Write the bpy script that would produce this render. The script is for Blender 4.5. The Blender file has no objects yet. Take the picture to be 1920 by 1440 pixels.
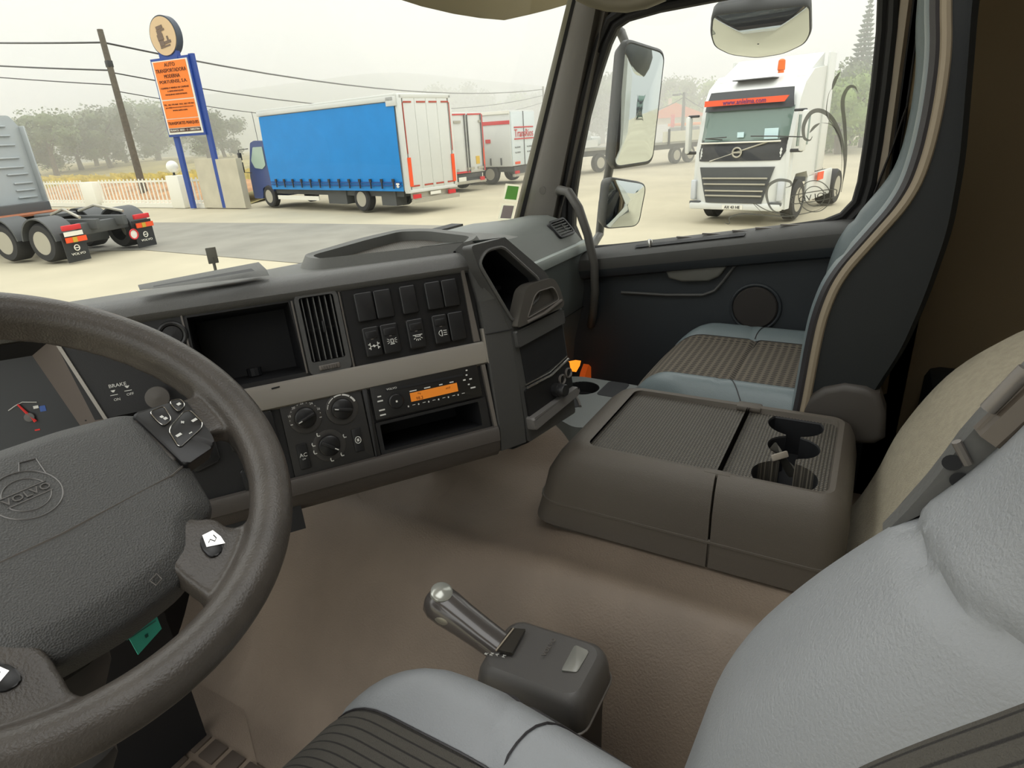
import bpy, bmesh, math, random
from mathutils import Vector, Matrix, noise
SC = bpy.context.scene
COL = SC.collection
R = random.Random(7)
V = Vector
# ---------------------------------------------------------------- camera
FPX = 1150.0
CAM = V((0, 0, 1.3))
def cam_basis():
    roll = math.atan(.06); d = (720 - 247) * math.cos(roll); pitch = math.atan(d / FPX); ya = math.radians(59.3)
    F0 = V((math.sin(ya), math.cos(ya), 0)); R0 = V((math.cos(ya), -math.sin(ya), 0)); U0 = V((0, 0, 1))
    F = F0 * math.cos(pitch) - U0 * math.sin(pitch); Up = F0 * math.sin(pitch) + U0 * math.cos(pitch)
    return F, R0 * math.cos(roll) - Up * math.sin(roll), R0 * math.sin(roll) + Up * math.cos(roll)
CF, CR, CU = cam_basis()
cam = bpy.data.objects.new('camera', bpy.data.cameras.new('camera')); COL.objects.link(cam)
cam.matrix_world = Matrix(((CR.x, CU.x, -CF.x, CAM.x), (CR.y, CU.y, -CF.y, CAM.y), (CR.z, CU.z, -CF.z, CAM.z), (0, 0, 0, 1)))
cam.data.sensor_fit = 'HORIZONTAL'; cam.data.sensor_width = 36; cam.data.lens = 36 * FPX / 1920
cam.data.clip_start = .01; cam.data.clip_end = 2000
SC.camera = cam
SC.view_settings.view_transform = 'Standard'; SC.view_settings.look = 'None'
SC.view_settings.gamma = 1; SC.view_settings.use_curve_mapping = False
SC.view_settings.exposure = EXPO if 'EXPO' in globals() else 0.0
cy = SC.cycles
cy.use_denoising = True; cy.max_bounces = 10; cy.diffuse_bounces = 5; cy.glossy_bounces = 4
cy.transparent_max_bounces = 12; cy.transmission_bounces = 6; cy.volume_bounces = 2
cy.sample_clamp_indirect = 6; cy.caustics_reflective = False; cy.caustics_refractive = False
# ---------------------------------------------------------------- sky: foggy overcast, brighter overhead
world = bpy.data.worlds.new('overcast_sky'); SC.world = world; world.use_nodes = True
nt = world.node_tree; nt.nodes.clear()
tc = nt.nodes.new('ShaderNodeTexCoord'); sp = nt.nodes.new('ShaderNodeSeparateXYZ'); rp = nt.nodes.new('ShaderNodeValToRGB')
bg = nt.nodes.new('ShaderNodeBackground'); wo = nt.nodes.new('ShaderNodeOutputWorld')
nt.links.new(tc.outputs['Generated'], sp.inputs[0]); nt.links.new(sp.outputs[2], rp.inputs[0])
nt.links.new(rp.outputs[0], bg.inputs[0]); nt.links.new(bg.outputs[0], wo.inputs[0])
rp.color_ramp.elements[0].position = .0; rp.color_ramp.elements[0].color = (.30, .305, .285, 1)
rp.color_ramp.elements[1].position = 1; rp.color_ramp.elements[1].color = (1, 1, .98, 1)
e = rp.color_ramp.elements.new(.25); e.color = (.37, .375, .355, 1)
e = rp.color_ramp.elements.new(.45); e.color = (.62, .625, .60, 1)
bg.inputs[1].default_value = 2.9
# ---------------------------------------------------------------- pixel ray -> point on a plane of the place
def ray(px, py): return (CF + CR * ((px - 960) / FPX) - CU * ((py - 720) / FPX)).normalized()
def W(px, py, ax, val):
    d = ray(px, py); a = 'xyz'.index(ax); return CAM + d * ((val - CAM[a]) / d[a])
def WP(px, py, O, N):
    d = ray(px, py); return CAM + d * ((O - CAM).dot(N) / d.dot(N))
GZ = -1.2
def G(px, py): return W(px, py, 'z', GZ)
# ---------------------------------------------------------------- materials
MATS = {}
def lin(c):
    c = c / 255; return c / 12.92 if c <= .04045 else ((c + .055) / 1.055) ** 2.4
def mat(name, rgb, rough=.6, metal=0, bump=0, bscale=200, mottle=0, mscale=8, spec=.5, emit=0, coat=0, btype='noise', alpha=1):
    if name in MATS: return MATS[name]
    m = bpy.data.materials.new(name); m.use_nodes = True; n = m.node_tree.nodes; l = m.node_tree.links
    b = n['Principled BSDF']; c = (lin(rgb[0]), lin(rgb[1]), lin(rgb[2]), 1)
    b.inputs['Base Color'].default_value = c; b.inputs['Roughness'].default_value = rough; b.inputs['Metallic'].default_value = metal
    b.inputs['Specular IOR Level'].default_value = spec; b.inputs['Coat Weight'].default_value = coat
    b.inputs['Alpha'].default_value = alpha
    tcn = n.new('ShaderNodeTexCoord')
    if emit:
        b.inputs['Emission Color'].default_value = c; b.inputs['Emission Strength'].default_value = emit
    if mottle:
        t = n.new('ShaderNodeTexNoise'); t.inputs['Scale'].default_value = mscale; t.inputs['Detail'].default_value = 4
        l.new(tcn.outputs['Object'], t.inputs['Vector'])
        mx = n.new('ShaderNodeMix'); mx.data_type = 'RGBA'
        mx.inputs[6].default_value = tuple(min(1, v * (1 - mottle)) for v in c[:3]) + (1,)
        mx.inputs[7].default_value = tuple(min(1, v * (1 + mottle)) for v in c[:3]) + (1,)
        mr = n.new('ShaderNodeMapRange'); mr.inputs[1].default_value = .3; mr.inputs[2].default_value = .7
        l.new(t.outputs[0], mr.inputs[0]); l.new(mr.outputs[0], mx.inputs[0]); l.new(mx.outputs[2], b.inputs['Base Color'])
    if bump:
        if btype == 'voronoi':
            t = n.new('ShaderNodeTexVoronoi'); t.inputs['Scale'].default_value = bscale
        else:
            t = n.new('ShaderNodeTexNoise'); t.inputs['Scale'].default_value = bscale; t.inputs['Detail'].default_value = 2
        l.new(tcn.outputs['Object'], t.inputs['Vector'])
        bn = n.new('ShaderNodeBump'); bn.inputs['Strength'].default_value = bump; bn.inputs['Distance'].default_value = .002
        l.new(t.outputs[0], bn.inputs['Height']); l.new(bn.outputs[0], b.inputs['Normal'])
    MATS[name] = m; return m
def thru(name, rgb, tr=.6, alpha=0.0):
    """thin sheet that lets daylight glow through it"""
    if name in MATS: return MATS[name]
    m = bpy.data.materials.new(name); m.use_nodes = True; n = m.node_tree.nodes; l = m.node_tree.links; n.clear(); c = tuple(lin(v) for v in rgb) + (1,)
    o = n.new('ShaderNodeOutputMaterial'); d = n.new('ShaderNodeBsdfDiffuse'); t = n.new('ShaderNodeBsdfTranslucent'); x = n.new('ShaderNodeMixShader'); d.inputs[0].default_value = c; t.inputs[0].default_value = c
    x.inputs[0].default_value = tr; l.new(d.outputs[0], x.inputs[1]); l.new(t.outputs[0], x.inputs[2])
    if alpha:
        p = n.new('ShaderNodeBsdfTransparent'); y = n.new('ShaderNodeMixShader'); y.inputs[0].default_value = alpha; l.new(x.outputs[0], y.inputs[1]); l.new(p.outputs[0], y.inputs[2]); x = y
    l.new(x.outputs[0], o.inputs[0]); MATS[name] = m; return m
def glass(name, tint=(1, 1, 1), refl=.06, rough=0.0):
    if name in MATS: return MATS[name]
    m = bpy.data.materials.new(name); m.use_nodes = True; n = m.node_tree.nodes; l = m.node_tree.links; n.clear()
    o = n.new('ShaderNodeOutputMaterial'); mx = n.new('ShaderNodeMixShader'); t = n.new('ShaderNodeBsdfTransparent'); g = n.new('ShaderNodeBsdfGlossy')
    t.inputs[0].default_value = tuple(tint) + (1,); g.inputs['Roughness'].default_value = rough; mx.inputs[0].default_value = refl
    l.new(t.outputs[0], mx.inputs[1]); l.new(g.outputs[0], mx.inputs[2]); l.new(mx.outputs[0], o.inputs[0])
    MATS[name] = m; return m
# ---------------------------------------------------------------- mesh builder
I4 = Matrix.Identity(4)
def FR(o, x, y, z): return Matrix(((x[0], y[0], z[0], o[0]), (x[1], y[1], z[1], o[1]), (x[2], y[2], z[2], o[2]), (0, 0, 0, 1)))
def RZ(deg, loc=(0, 0, 0)): return Matrix.Translation(loc) @ Matrix.Rotation(math.radians(deg), 4, 'Z')
TXT = {}
def text_mesh(s, serif=False):
    k = (s, serif)
    if k not in TXT:
        c = bpy.data.curves.new('t', 'FONT'); c.body = s; c.size = 1; c.align_x = 'CENTER'; c.align_y = 'CENTER'; c.extrude = .03; c.resolution_u = 2
        o = bpy.data.objects.new('t', c); COL.objects.link(o); bpy.context.view_layer.update()
        me = bpy.data.meshes.new_from_object(o.evaluated_get(bpy.context.evaluated_depsgraph_get()))
        vs = [v.co.copy() for v in me.vertices]; fs = [tuple(p.vertices) for p in me.polygons]
        xs = [v.x for v in vs] or [0]; ys = [v.y for v in vs] or [0]
        cx, cyy = (min(xs) + max(xs)) / 2, (min(ys) + max(ys)) / 2
        TXT[k] = ([V((v.x - cx, v.y - cyy, v.z)) for v in vs], fs, max(xs) - min(xs), max(ys) - min(ys))
        bpy.data.objects.remove(o); bpy.data.curves.remove(c); bpy.data.meshes.remove(me)
    return TXT[k]
class MB:
    def __init__(s, M=I4): s.v = []; s.f = []; s.M = M
    def add(s, vs, fs, M=None):
        b = len(s.v); T = s.M @ M if M is not None else s.M
        s.v += [T @ V(p) for p in vs]; s.f += [tuple(i + b for i in f) for f in fs]; return s
    def box(s, c, d, rot=None, r=0, seg=2):
        x, y, z = d[0] / 2, d[1] / 2, d[2] / 2
        T = Matrix.Translation(c) @ (rot if rot is not None else I4)
        vs = [(a * x, b_ * y, c_ * z) for a in (-1, 1) for b_ in (-1, 1) for c_ in (-1, 1)]
        fs = [(0, 1, 3, 2), (4, 6, 7, 5), (0, 4, 5, 1), (2, 3, 7, 6), (0, 2, 6, 4), (1, 5, 7, 3)]
        if r:
            bm = bmesh.new(); bv = [bm.verts.new(p) for p in vs]; [bm.faces.new([bv[i] for i in f]) for f in fs]
            bmesh.ops.bevel(bm, geom=bm.edges[:], offset=min(r, x * .95, y * .95, z * .95), segments=seg, affect='EDGES', profile=.5)
            return s.bm(bm, T)
        return s.add(vs, fs, T)
    def bm(s, bm, T=None):
        bm.verts.index_update(); vs = [v.co.copy() for v in bm.verts]; fs = [tuple(v.index for v in f.verts) for f in bm.faces]; bm.free()
        return s.add(vs, fs, T)
    def prism(s, poly, z0, z1, M=None, r=0, holes=(), seg=2, hole_floor=None):
        """outline in local xy, extruded z0..z1; holes cut through or, with hole_floor, into blind pockets"""
        bm = bmesh.new(); loops = []
        for P in [poly] + list(holes):
            vs = [bm.verts.new((p[0], p[1], z1)) for p in P]; loops.append(vs)
        if not holes:
            bm.faces.new(loops[0])
        else:
            es = []
            for L in loops: es += [bm.edges.new((L[i], L[(i + 1) % len(L)])) for i in range(len(L))]
            bmesh.ops.triangle_fill(bm, use_beauty=True, use_dissolve=False, edges=es)
        top_f = [tuple(f.verts) for f in bm.faces] if holes else []; low = {}
        for k, L in enumerate(loops):
            zz = z0 if (k == 0 or hole_floor is None) else hole_floor
            lo = [bm.verts.new((v.co.x, v.co.y, zz)) for v in L]; n = len(L); low.update(zip(L, lo))
            for i in range(n): bm.faces.new((L[i], lo[i], lo[(i + 1) % n], L[(i + 1) % n]))
            if k > 0 and hole_floor is not None: bm.faces.new(lo)
            if k == 0 and not holes: bm.faces.new(lo[::-1])
        if hole_floor is None:
            for f in top_f:
                try: bm.faces.new([low[v] for v in f][::-1])
                except Exception: pass
        if r and not holes:
            es = [e for e in bm.edges if abs(e.verts[0].co.z - z1) < 1e-7 and abs(e.verts[1].co.z - z1) < 1e-7]
            bmesh.ops.bevel(bm, geom=es, offset=r, segments=seg, affect='EDGES', profile=.5)
        bmesh.ops.recalc_face_normals(bm, faces=bm.faces[:])
        return s.bm(bm, M)
    def ring(s, path, n=10, r=.01, closed=False, M=None, caps=True, flat=1.0):
        """tube along a path; r is a number or a list"""
        P = [V(p) for p in path]; N = len(P); vs = []; fs = []; up = None
        for i, p in enumerate(P):
            a = P[(i - 1) % N] if (closed or i > 0) else p; b = P[(i + 1) % N] if (closed or i < N - 1) else p
            t = (b - a); t = t.normalized() if t.length > 1e-9 else V((0, 0, 1))
            if up is None:
                up = V((0, 0, 1)) if abs(t.z) < .9 else V((1, 0, 0))
            u = (up - t * up.dot(t)); u = u.normalized() if u.length > 1e-6 else t.orthogonal().normalized(); up = u; w = t.cross(u)
            rr = r[i] if isinstance(r, (list, tuple)) else r
            for k in range(n):
                A = 2 * math.pi * k / n; vs.append(p + u * (math.cos(A) * rr) + w * (math.sin(A) * rr * flat))
        for i in range(N if closed else N - 1):
            j = (i + 1) % N
            for k in range(n): fs.append((i * n + k, i * n + (k + 1) % n, j * n + (k + 1) % n, j * n + k))
        if not closed and caps: fs += [tuple(range(n))[::-1], tuple(range((N - 1) * n, N * n))]
        return s.add(vs, fs, M)
    def lathe(s, prof, n=24, M=None, caps=True):
        vs = []; fs = []; m = len(prof)
        for k in range(n):
            A = 2 * math.pi * k / n
            vs += [(r * math.cos(A), r * math.sin(A), z) for r, z in prof]
        for k in range(n):
            j = (k + 1) % n
            for i in range(m - 1): fs.append((k * m + i, j * m + i, j * m + i + 1, k * m + i + 1))
        if caps:
            if prof[0][0] > 1e-6: fs.append(tuple(k * m for k in range(n))[::-1])
            if prof[-1][0] > 1e-6: fs.append(tuple(k * m + m - 1 for k in range(n)))
        return s.add(vs, fs, M)
    def grid(s, fn, nu, nv, M=None, flip=False):
        vs = [fn(i / nu, j / nv) for i in range(nu + 1) for j in range(nv + 1)]; fs = []
        for i in range(nu):
            for j in range(nv):
                a = i * (nv + 1) + j; q = (a, a + nv + 1, a + nv + 2, a + 1); fs.append(q[::-1] if flip else q)
        return s.add(vs, fs, M)
    def loft(s, rows, M=None, closed=False):
        n = len(rows[0]); vs = [p for r in rows for p in r]; fs = []
        for i in range(len(rows) - 1):
            for j in range(n if closed else n - 1): fs.append((i * n + j, (i + 1) * n + j, (i + 1) * n + (j + 1) % n, i * n + (j + 1) % n))
        return s.add(vs, fs, M)
    def text(s, t, w=None, h=None, M=None, z=0, flip=False, thick=None):
        vs, fs, tw, th = text_mesh(t); k = (w / tw) if w else (h / th); ky = (h / th) if h else k; kz = (thick / .06) if thick else k
        return s.add([(v.x * k * (-1 if flip else 1), v.y * ky, (v.z + .03) * kz + z) for v in vs], fs, M)
    def ico(s, c, r, sub=2, sc=(1, 1, 1), M=None):
        bm = bmesh.new(); bmesh.ops.create_icosphere(bm, subdivisions=sub, radius=r); T = Matrix.Translation(c) @ Matrix.Diagonal((*sc, 1))
        return s.bm(bm, (M @ T) if M is not None else T)
def rrect(x0, y0, x1, y1, r, n=4):
    P = []
    for cx, cyy, a0 in ((x1 - r, y1 - r, 0), (x0 + r, y1 - r, 90), (x0 + r, y0 + r, 180), (x1 - r, y0 + r, 270)):
        for i in range(n + 1):
            a = math.radians(a0 + 90 * i / n); P.append((cx + r * math.cos(a), cyy + r * math.sin(a)))
    return P
def rpoly(P, r, n=4):
    """round the corners of a polygon"""
    out = []; N = len(P)
    for i in range(N):
        p = V(P[i]).to_2d() if len(P[i]) > 2 else V((*P[i],)); a = V((*P[i - 1],)) - p; b = V((*P[(i + 1) % N],)) - p
        rr = min(r, a.length * .45, b.length * .45); A = p + a.normalized() * rr; B = p + b.normalized() * rr
        for k in range(n + 1):
            t = k / n; out.append(tuple(A * (1 - t) ** 2 + p * 2 * t * (1 - t) + B * t * t))
    return out
def circ(cx, cyy, r, n=24, ry=None, a0=0): return [(cx + r * math.cos(a0 + 2 * math.pi * k / n), cyy + (ry or r) * math.sin(a0 + 2 * math.pi * k / n)) for k in range(n)]
# ---------------------------------------------------------------- objects
def thing(name, label, cat, loc=(0, 0, 0), group=None, rz=0):
    o = bpy.data.objects.new(name, None); COL.objects.link(o); o.location = loc; o.rotation_euler = (0, 0, rz); o.empty_display_size = .05
    o['label'] = label; o['category'] = cat
    if group: o['group'] = group
    return o
def part(name, mb, m, parent=None, label=None, smooth=True, kind=None, local=False, cat=None, group=None):
    """one mesh object. mb is in world coordinates unless local; sharp edges stay sharp by angle"""
    me = bpy.data.meshes.new(name)
    off = V((0, 0, 0))
    if not local:
        p = parent
        while p is not None: off += V(p.location); p = p.parent
    me.from_pydata([tuple(v - off) for v in mb.v], [], mb.f); me.validate()
    me.materials.append(m)
    if smooth:
        me.polygons.foreach_set('use_smooth', [True] * len(me.polygons)); me.update()
        try: me.set_sharp_from_angle(angle=math.radians(38))
        except Exception: pass
    o = bpy.data.objects.new(name, me); COL.objects.link(o)
    if parent is not None: o.parent = parent
    if label: o['label'] = label
    if kind: o['kind'] = kind
    if cat: o['category'] = cat
    if group: o['group'] = group
    return o
def struct(name, mb, m, parent=None, smooth=True): return part(name, mb, m, parent, smooth=smooth, kind='structure')
def solo(name, mb, m, label, cat, group=None, smooth=True):
    """a thing that is one mesh, with its origin at its own place"""
    n = max(1, len(mb.v)); c = V((sum(v.x for v in mb.v) / n, sum(v.y for v in mb.v) / n, min(v.z for v in mb.v)))
    for v in mb.v: v -= c
    o = part(name, mb, m, None, label, smooth, cat=cat, group=group, local=True); o.location = c; return o
def copy_tree(o, parent=None):
    c = o.copy(); COL.objects.link(c); c.parent = parent
    for ch in list(o.children): copy_tree(ch, c)
    return c
def relabel(o, label, **k):
    o['label'] = label
    for a, b in k.items(): o[a] = b
    return o
# ================================================================ materials of the cab
M_ = {}
M_['dash'] = mat('dash_soft_grey', (92, 92, 90), .5, bump=.35, bscale=700, spec=.55)
M_['dash_top'] = mat('dash_top_grey', (96, 97, 93), .5, bump=.3, bscale=700, spec=.55)
M_['black'] = mat('black_plastic', (34, 34, 35), .42, bump=.1, bscale=900)
M_['pit'] = mat('recess_black', (24, 25, 28), .6)
M_['switch'] = mat('switch_black', (30, 30, 31), .38)
M_['silver'] = mat('satin_silver_band', (166, 161, 153), .34, metal=.35, spec=.6)
M_['silver2'] = mat('satin_grey_edge', (118, 113, 108), .35, metal=.3)
M_['fascia'] = mat('lower_fascia_brown_grey', (76, 71, 67), .55, bump=.2, bscale=600)
M_['tower'] = mat('tower_grey', (74, 74, 73), .5, bump=.25, bscale=700)
M_['white'] = mat('white_print', (225, 225, 220), .5)
M_['amber'] = mat('amber_display', (224, 130, 40), .5, emit=.25)
M_['red'] = mat('red_needle', (225, 40, 35), .5)
M_['glov'] = mat('passenger_dash_grey', (104, 110, 108), .48, bump=.25, bscale=700)
M_['rubber'] = mat('tunnel_rubber', (132, 118, 104), .5, bump=.55, bscale=260, mottle=.2, mscale=4)
M_['leather'] = mat('blue_grey_leather', (142, 145, 148), .42, bump=.3, bscale=480)
M_['leather2'] = mat('sea_grey_leather', (116, 128, 131), .38, bump=.3, bscale=420)
M_['darkleather'] = mat('dark_leather', (52, 50, 52), .4, bump=.2, bscale=500)
M_['shell'] = mat('seat_shell_black', (30, 34, 36), .55, bump=.15, bscale=500)
M_['piping'] = mat('beige_piping', (150, 138, 118), .6)
M_['box'] = mat('console_grey_brown', (94, 88, 80), .5, bump=.35, bscale=700)
M_['bunk'] = mat('bunk_felt', (166, 158, 138), .95, bump=.8, bscale=500, mottle=.08, mscale=90)
M_['wheel'] = mat('worn_wheel_leather', (74, 69, 64), .36, bump=.25, bscale=500, mottle=.18, mscale=22)
M_['pad'] = mat('wheel_pad_grey', (78, 78, 77), .5, bump=.35, bscale=650, btype='voronoi')
M_['brown'] = mat('brown_side_trim', (126, 110, 84), .9, bump=.2, bscale=300)
M_['beige'] = mat('beige_pillar', (178, 166, 148), .6)
M_['pillar'] = mat('pillar_grey', (92, 88, 82), .55, bump=.15, bscale=500)
M_['seal'] = mat('rubber_seal', (20, 19, 19), .6)
M_['door'] = mat('door_blue_black', (46, 51, 55), .55, bump=.25, bscale=600)
M_['doorgrey'] = mat('door_top_grey', (78, 78, 76), .5, bump=.3, bscale=600)
M_['teal'] = mat('teal_card', (70, 185, 165), .6)
M_['chrome'] = mat('chrome', (205, 203, 198), .15, metal=.9)
M_['glass'] = glass('window_glass', (.97, .985, .97), .035)
M_['mirror'] = mat('mirror_glass', (215, 222, 222), .02, metal=1)
def fabric(name, base, dark, kind, scale):
    m = bpy.data.materials.new(name); m.use_nodes = True; n = m.node_tree.nodes; l = m.node_tree.links; b = n['Principled BSDF']
    b.inputs['Roughness'].default_value = .95; tcn = n.new('ShaderNodeTexCoord')
    mx = n.new('ShaderNodeMix'); mx.data_type = 'RGBA'
    mx.inputs[6].default_value = tuple(lin(c) for c in dark) + (1,); mx.inputs[7].default_value = tuple(lin(c) for c in base) + (1,)
    if kind == 'stripe':
        w = n.new('ShaderNodeTexWave'); w.wave_type = 'BANDS'; w.bands_direction = 'X'; w.inputs['Scale'].default_value = scale
        l.new(tcn.outputs['Object'], w.inputs['Vector']); src = w.outputs[1]; lo, hi = .03, .12
    else:
        v = n.new('ShaderNodeTexVoronoi'); v.voronoi_dimensions = '2D'; v.inputs['Scale'].default_value = scale; v.inputs['Randomness'].default_value = 0
        mp = n.new('ShaderNodeMapping'); mp.inputs['Rotation'].default_value = (0 if kind == 'dots' else math.radians(-90), 0, 0); mp.inputs['Scale'].default_value = (1, .75, 1)
        l.new(tcn.outputs['Object'], mp.inputs[0]); l.new(mp.outputs[0], v.inputs['Vector']); src = v.outputs['Distance']; lo, hi = .30, .42
    mr = n.new('ShaderNodeMapRange'); mr.inputs[1].default_value = lo; mr.inputs[2].default_value = hi
    l.new(src, mr.inputs[0]); l.new(mr.outputs[0], mx.inputs[0]); l.new(mx.outputs[2], b.inputs['Base Color'])
    t = n.new('ShaderNodeTexNoise'); t.inputs['Scale'].default_value = 900; l.new(tcn.outputs['Object'], t.inputs['Vector'])
    bn = n.new('ShaderNodeBump'); bn.inputs['Strength'].default_value = .6; bn.inputs['Distance'].default_value = .002
    l.new(t.outputs[0], bn.inputs['Height']); l.new(bn.outputs[0], b.inputs['Normal'])
    return m
M_['stripe'] = fabric('seat_fabric_striped', (78, 75, 69), (44, 42, 40), 'stripe', 30)
M_['dots'] = fabric('seat_fabric_dotted', (116, 108, 96), (72, 68, 62), 'dots', 75)
M_['dotsv'] = fabric('seat_fabric_dotted_back', (116, 108, 96), (72, 68, 62), 'dotsv', 75)
def gridmat(name, a, b_, sx):
    m = mat(name, a, .5); n = m.node_tree.nodes; l = m.node_tree.links; b = n['Principled BSDF']
    tcn = n.new('ShaderNodeTexCoord'); hs = []
    for ax in ('X', 'Y'):
        w = n.new('ShaderNodeTexWave'); w.bands_direction = ax; w.inputs['Scale'].default_value = sx; l.new(tcn.outputs['Object'], w.inputs['Vector']); hs.append(w.outputs[1])
    mu = n.new('ShaderNodeMath'); mu.operation = 'MULTIPLY'; l.new(hs[0], mu.inputs[0]); l.new(hs[1], mu.inputs[1])
    mx = n.new('ShaderNodeMix'); mx.data_type = 'RGBA'; mx.inputs[6].default_value = tuple(lin(c) for c in b_) + (1,); mx.inputs[7].default_value = tuple(lin(c) for c in a) + (1,)
    l.new(mu.outputs[0], mx.inputs[0]); l.new(mx.outputs[2], b.inputs['Base Color'])
    bn = n.new('ShaderNodeBump'); bn.inputs['Strength'].default_value = .8; bn.inputs['Distance'].default_value = .002
    l.new(mu.outputs[0], bn.inputs['Height']); l.new(bn.outputs[0], b.inputs['Normal']); return m
M_['mat'] = gridmat('ribbed_rubber_mat', (128, 122, 110), (62, 59, 54), 52)
# ================================================================ cab shell (structure)
FZ = .2
b = MB()
b.box((.8, .35, FZ - .03), (2.3, 2.4, .06)); struct('floor', b, M_['rubber'], smooth=False)
def tz(x, y):
    t = min(1, max(0, (x - .50) / .33)); s_ = t * t * (3 - 2 * t)
    z = FZ + .34 * s_
    if x > 1.28: z -= .34 * min(1, (x - 1.28) / .1)
    if y > .95: z += .3 * (y - .95) * s_
    z += .016 * math.exp(-((x - .82) / .045) ** 2) + .003
    z -= .03 * math.exp(-((x - .95) / .12) ** 2 - ((y - .62) / .12) ** 2)
    z += .09 * math.exp(-((x - 1.27) / .1) ** 4 - ((y - .60) / .1) ** 4)
    if y < -.05:
        k = min(1, (-.05 - y) / .3); z += .0 * k
    return z
b = MB(); b.grid(lambda u, v: V((.44 + .98 * u, -.6 + 1.9 * v, tz(.44 + .98 * u, -.6 + 1.9 * v))), 60, 70)
t_tun = thing('engine_tunnel', 'brown-grey rubber covered engine tunnel between the two seats', 'engine tunnel', (.9, .35, FZ))
part('tunnel_cover', b, M_['rubber'], t_tun)
# rear fabric slope up to the bunk
bk = thing('bunk_base', 'beige felt covered bunk front rising behind the storage console', 'bunk', (1.0, -.5, FZ))
prof = [(-.02, .53), (-.05, .58), (-.075, .655), (-.1, .755), (-.15, .865), (-.21, .935), (-.27, .975), (-.4, 1.0), (-.8, 1.0)]
def bprof(t):
    k = t * (len(prof) - 1); i = min(len(prof) - 2, int(k)); f = k - i; p0 = prof[max(0, i - 1)]; p1 = prof[i]; p2 = prof[i + 1]; p3 = prof[min(len(prof) - 1, i + 2)]
    cr = lambda a, b_, c, d: .5 * ((2 * b_) + (-a + c) * f + (2 * a - 5 * b_ + 4 * c - d) * f * f + (-a + 3 * b_ - 3 * c + d) * f ** 3)
    return cr(p0[0], p1[0], p2[0], p3[0]), cr(p0[1], p1[1], p2[1], p3[1])
b = MB()
rows = []
for i in range(15):
    x = .45 + .84 * i / 14; q = [bprof(k / 40) for k in range(41)]; e_ = max(0, (x - 1.21) / .08)
    rows.append([V((x, y_ - .03 * e_ * e_, z_ - .05 * e_ * e_)) for y_, z_ in q])
b.loft(rows); b.loft([rows[-1], [V((p.x + .01, p.y - .02, .5)) for p in rows[-1]]])
part('felt_cover', b, M_['bunk'], bk)
b = MB(); b.box((1.62, -.28, .42), (.5, .2, .5), r=.03)
solo('floor_locker', b, M_['shell'], 'low black locker on the floor behind the passenger seat', 'locker')
# walls, roof
b = MB(); b.box((1.97, -.66, 1.0), (.08, 1.2, 1.9)); b.box((1.95, -.16, 1.0), (.05, .26, 1.9)); b.box((1.95, .0, .5), (.05, .3, .9)); struct('wall_right', b, M_['brown'], smooth=False)
b = MB(); b.box((.8, -1.2, 1.0), (2.4, .06, 1.9)); struct('wall_back', b, M_['brown'], smooth=False)
b = MB(); b.box((-.34, -.72, 1.0), (.06, .95, 1.9)); struct('wall_left', b, M_['brown'], smooth=False)
b = MB(); b.prism([(-.36, -1.2), (2.0, -1.2), (2.0, .95), (-.36, .95)], 1.94, 1.98, holes=[rrect(.25, -.35, 1.15, .45, .08)]); struct('ceiling', b, mat('headliner', (176, 166, 148), .9), smooth=False)  # hatch opening out of view, added to let more daylight into the cab
b = MB(); b.box((.8, 1.32, .45), (2.2, .05, 1.1)); struct('wall_front', b, M_['pit'], smooth=False)
# windscreen
def wsy(x, z): return 1.085 + .13 * (1 - ((x - .78) / 1.1) ** 2) - .38 * (z - 1.02)
b = MB(); b.grid(lambda u, v: V((-.32 + 2.21 * u, wsy(-.32 + 2.21 * u, .98 + .9 * v), .98 + .9 * v)), 24, 6)
struct('window_1', b, M_['glass'])
# right front pillar: strips lofted between a low and a high line
def strip(cols, mt, nm, parent=None, depth=0):
    rows = []
    for (pb, xb), (pt, xt) in cols:
        B = W(pb[0], pb[1], 'x', xb); T = W(pt[0], pt[1], 'x', xt); D = T - B
        rows.append([B - D * .35, B, B + D * .5, T, T + D * .45])
    bb = MB(); bb.loft(rows); return struct(nm, bb, mt, parent)
strip([(((962, 415), 1.905), ((1064, 0), 1.905)), (((966, 415), 1.885), ((1068, 0), 1.885)), (((972, 415), 1.88), ((1073, 0), 1.88))], mat('screen_edge', (88, 84, 66), .5), 'trim_1')
strip([(((972, 415), 1.88), ((1073, 0), 1.88)), (((980, 415), 1.885), ((1080, 0), 1.885))], M_['seal'], 'trim_2')
strip([(((980, 415), 1.885), ((1080, 0), 1.885)), (((988, 415), 1.86), ((1084, 0), 1.86)), (((1012, 413), 1.85), ((1104, 0), 1.85)), (((1036, 410), 1.855), ((1120, 0), 1.855)), (((1044, 408), 1.885), ((1130, 0), 1.885))], M_['pillar'], 'trim_3')
strip([(((1044, 408), 1.885), ((1130, 0), 1.885)), (((1050, 405), 1.87), ((1139, 0), 1.87)), (((1058, 403), 1.885), ((1146, 0), 1.885))], M_['pillar'], 'trim_4')
b = MB(); O_ = W(978, 365, 'x', 1.85); c_ = W(1017, 357, 'x', 1.85); b.lathe([(0, 0), (.012, 0), (.0125, -.002)], 20, FR(c_, (0, .95, .3), (0, -.3, .95), (-1, 0, 0)))
struct('trim_5', b, M_['pillar'])
# roof header + shelf lip
b = MB(); b.ring([W(1085, -14, 'x', 1.72), W(1110, -2, 'x', 1.74), W(1140, 6, 'x', 1.75), W(1175, 8, 'x', 1.76), W(1210, 1, 'x', 1.76), W(1245, -14, 'x', 1.76)], 10, .02); struct('trim_6', b, mat('header_beige', (118, 112, 96), .5))
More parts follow.
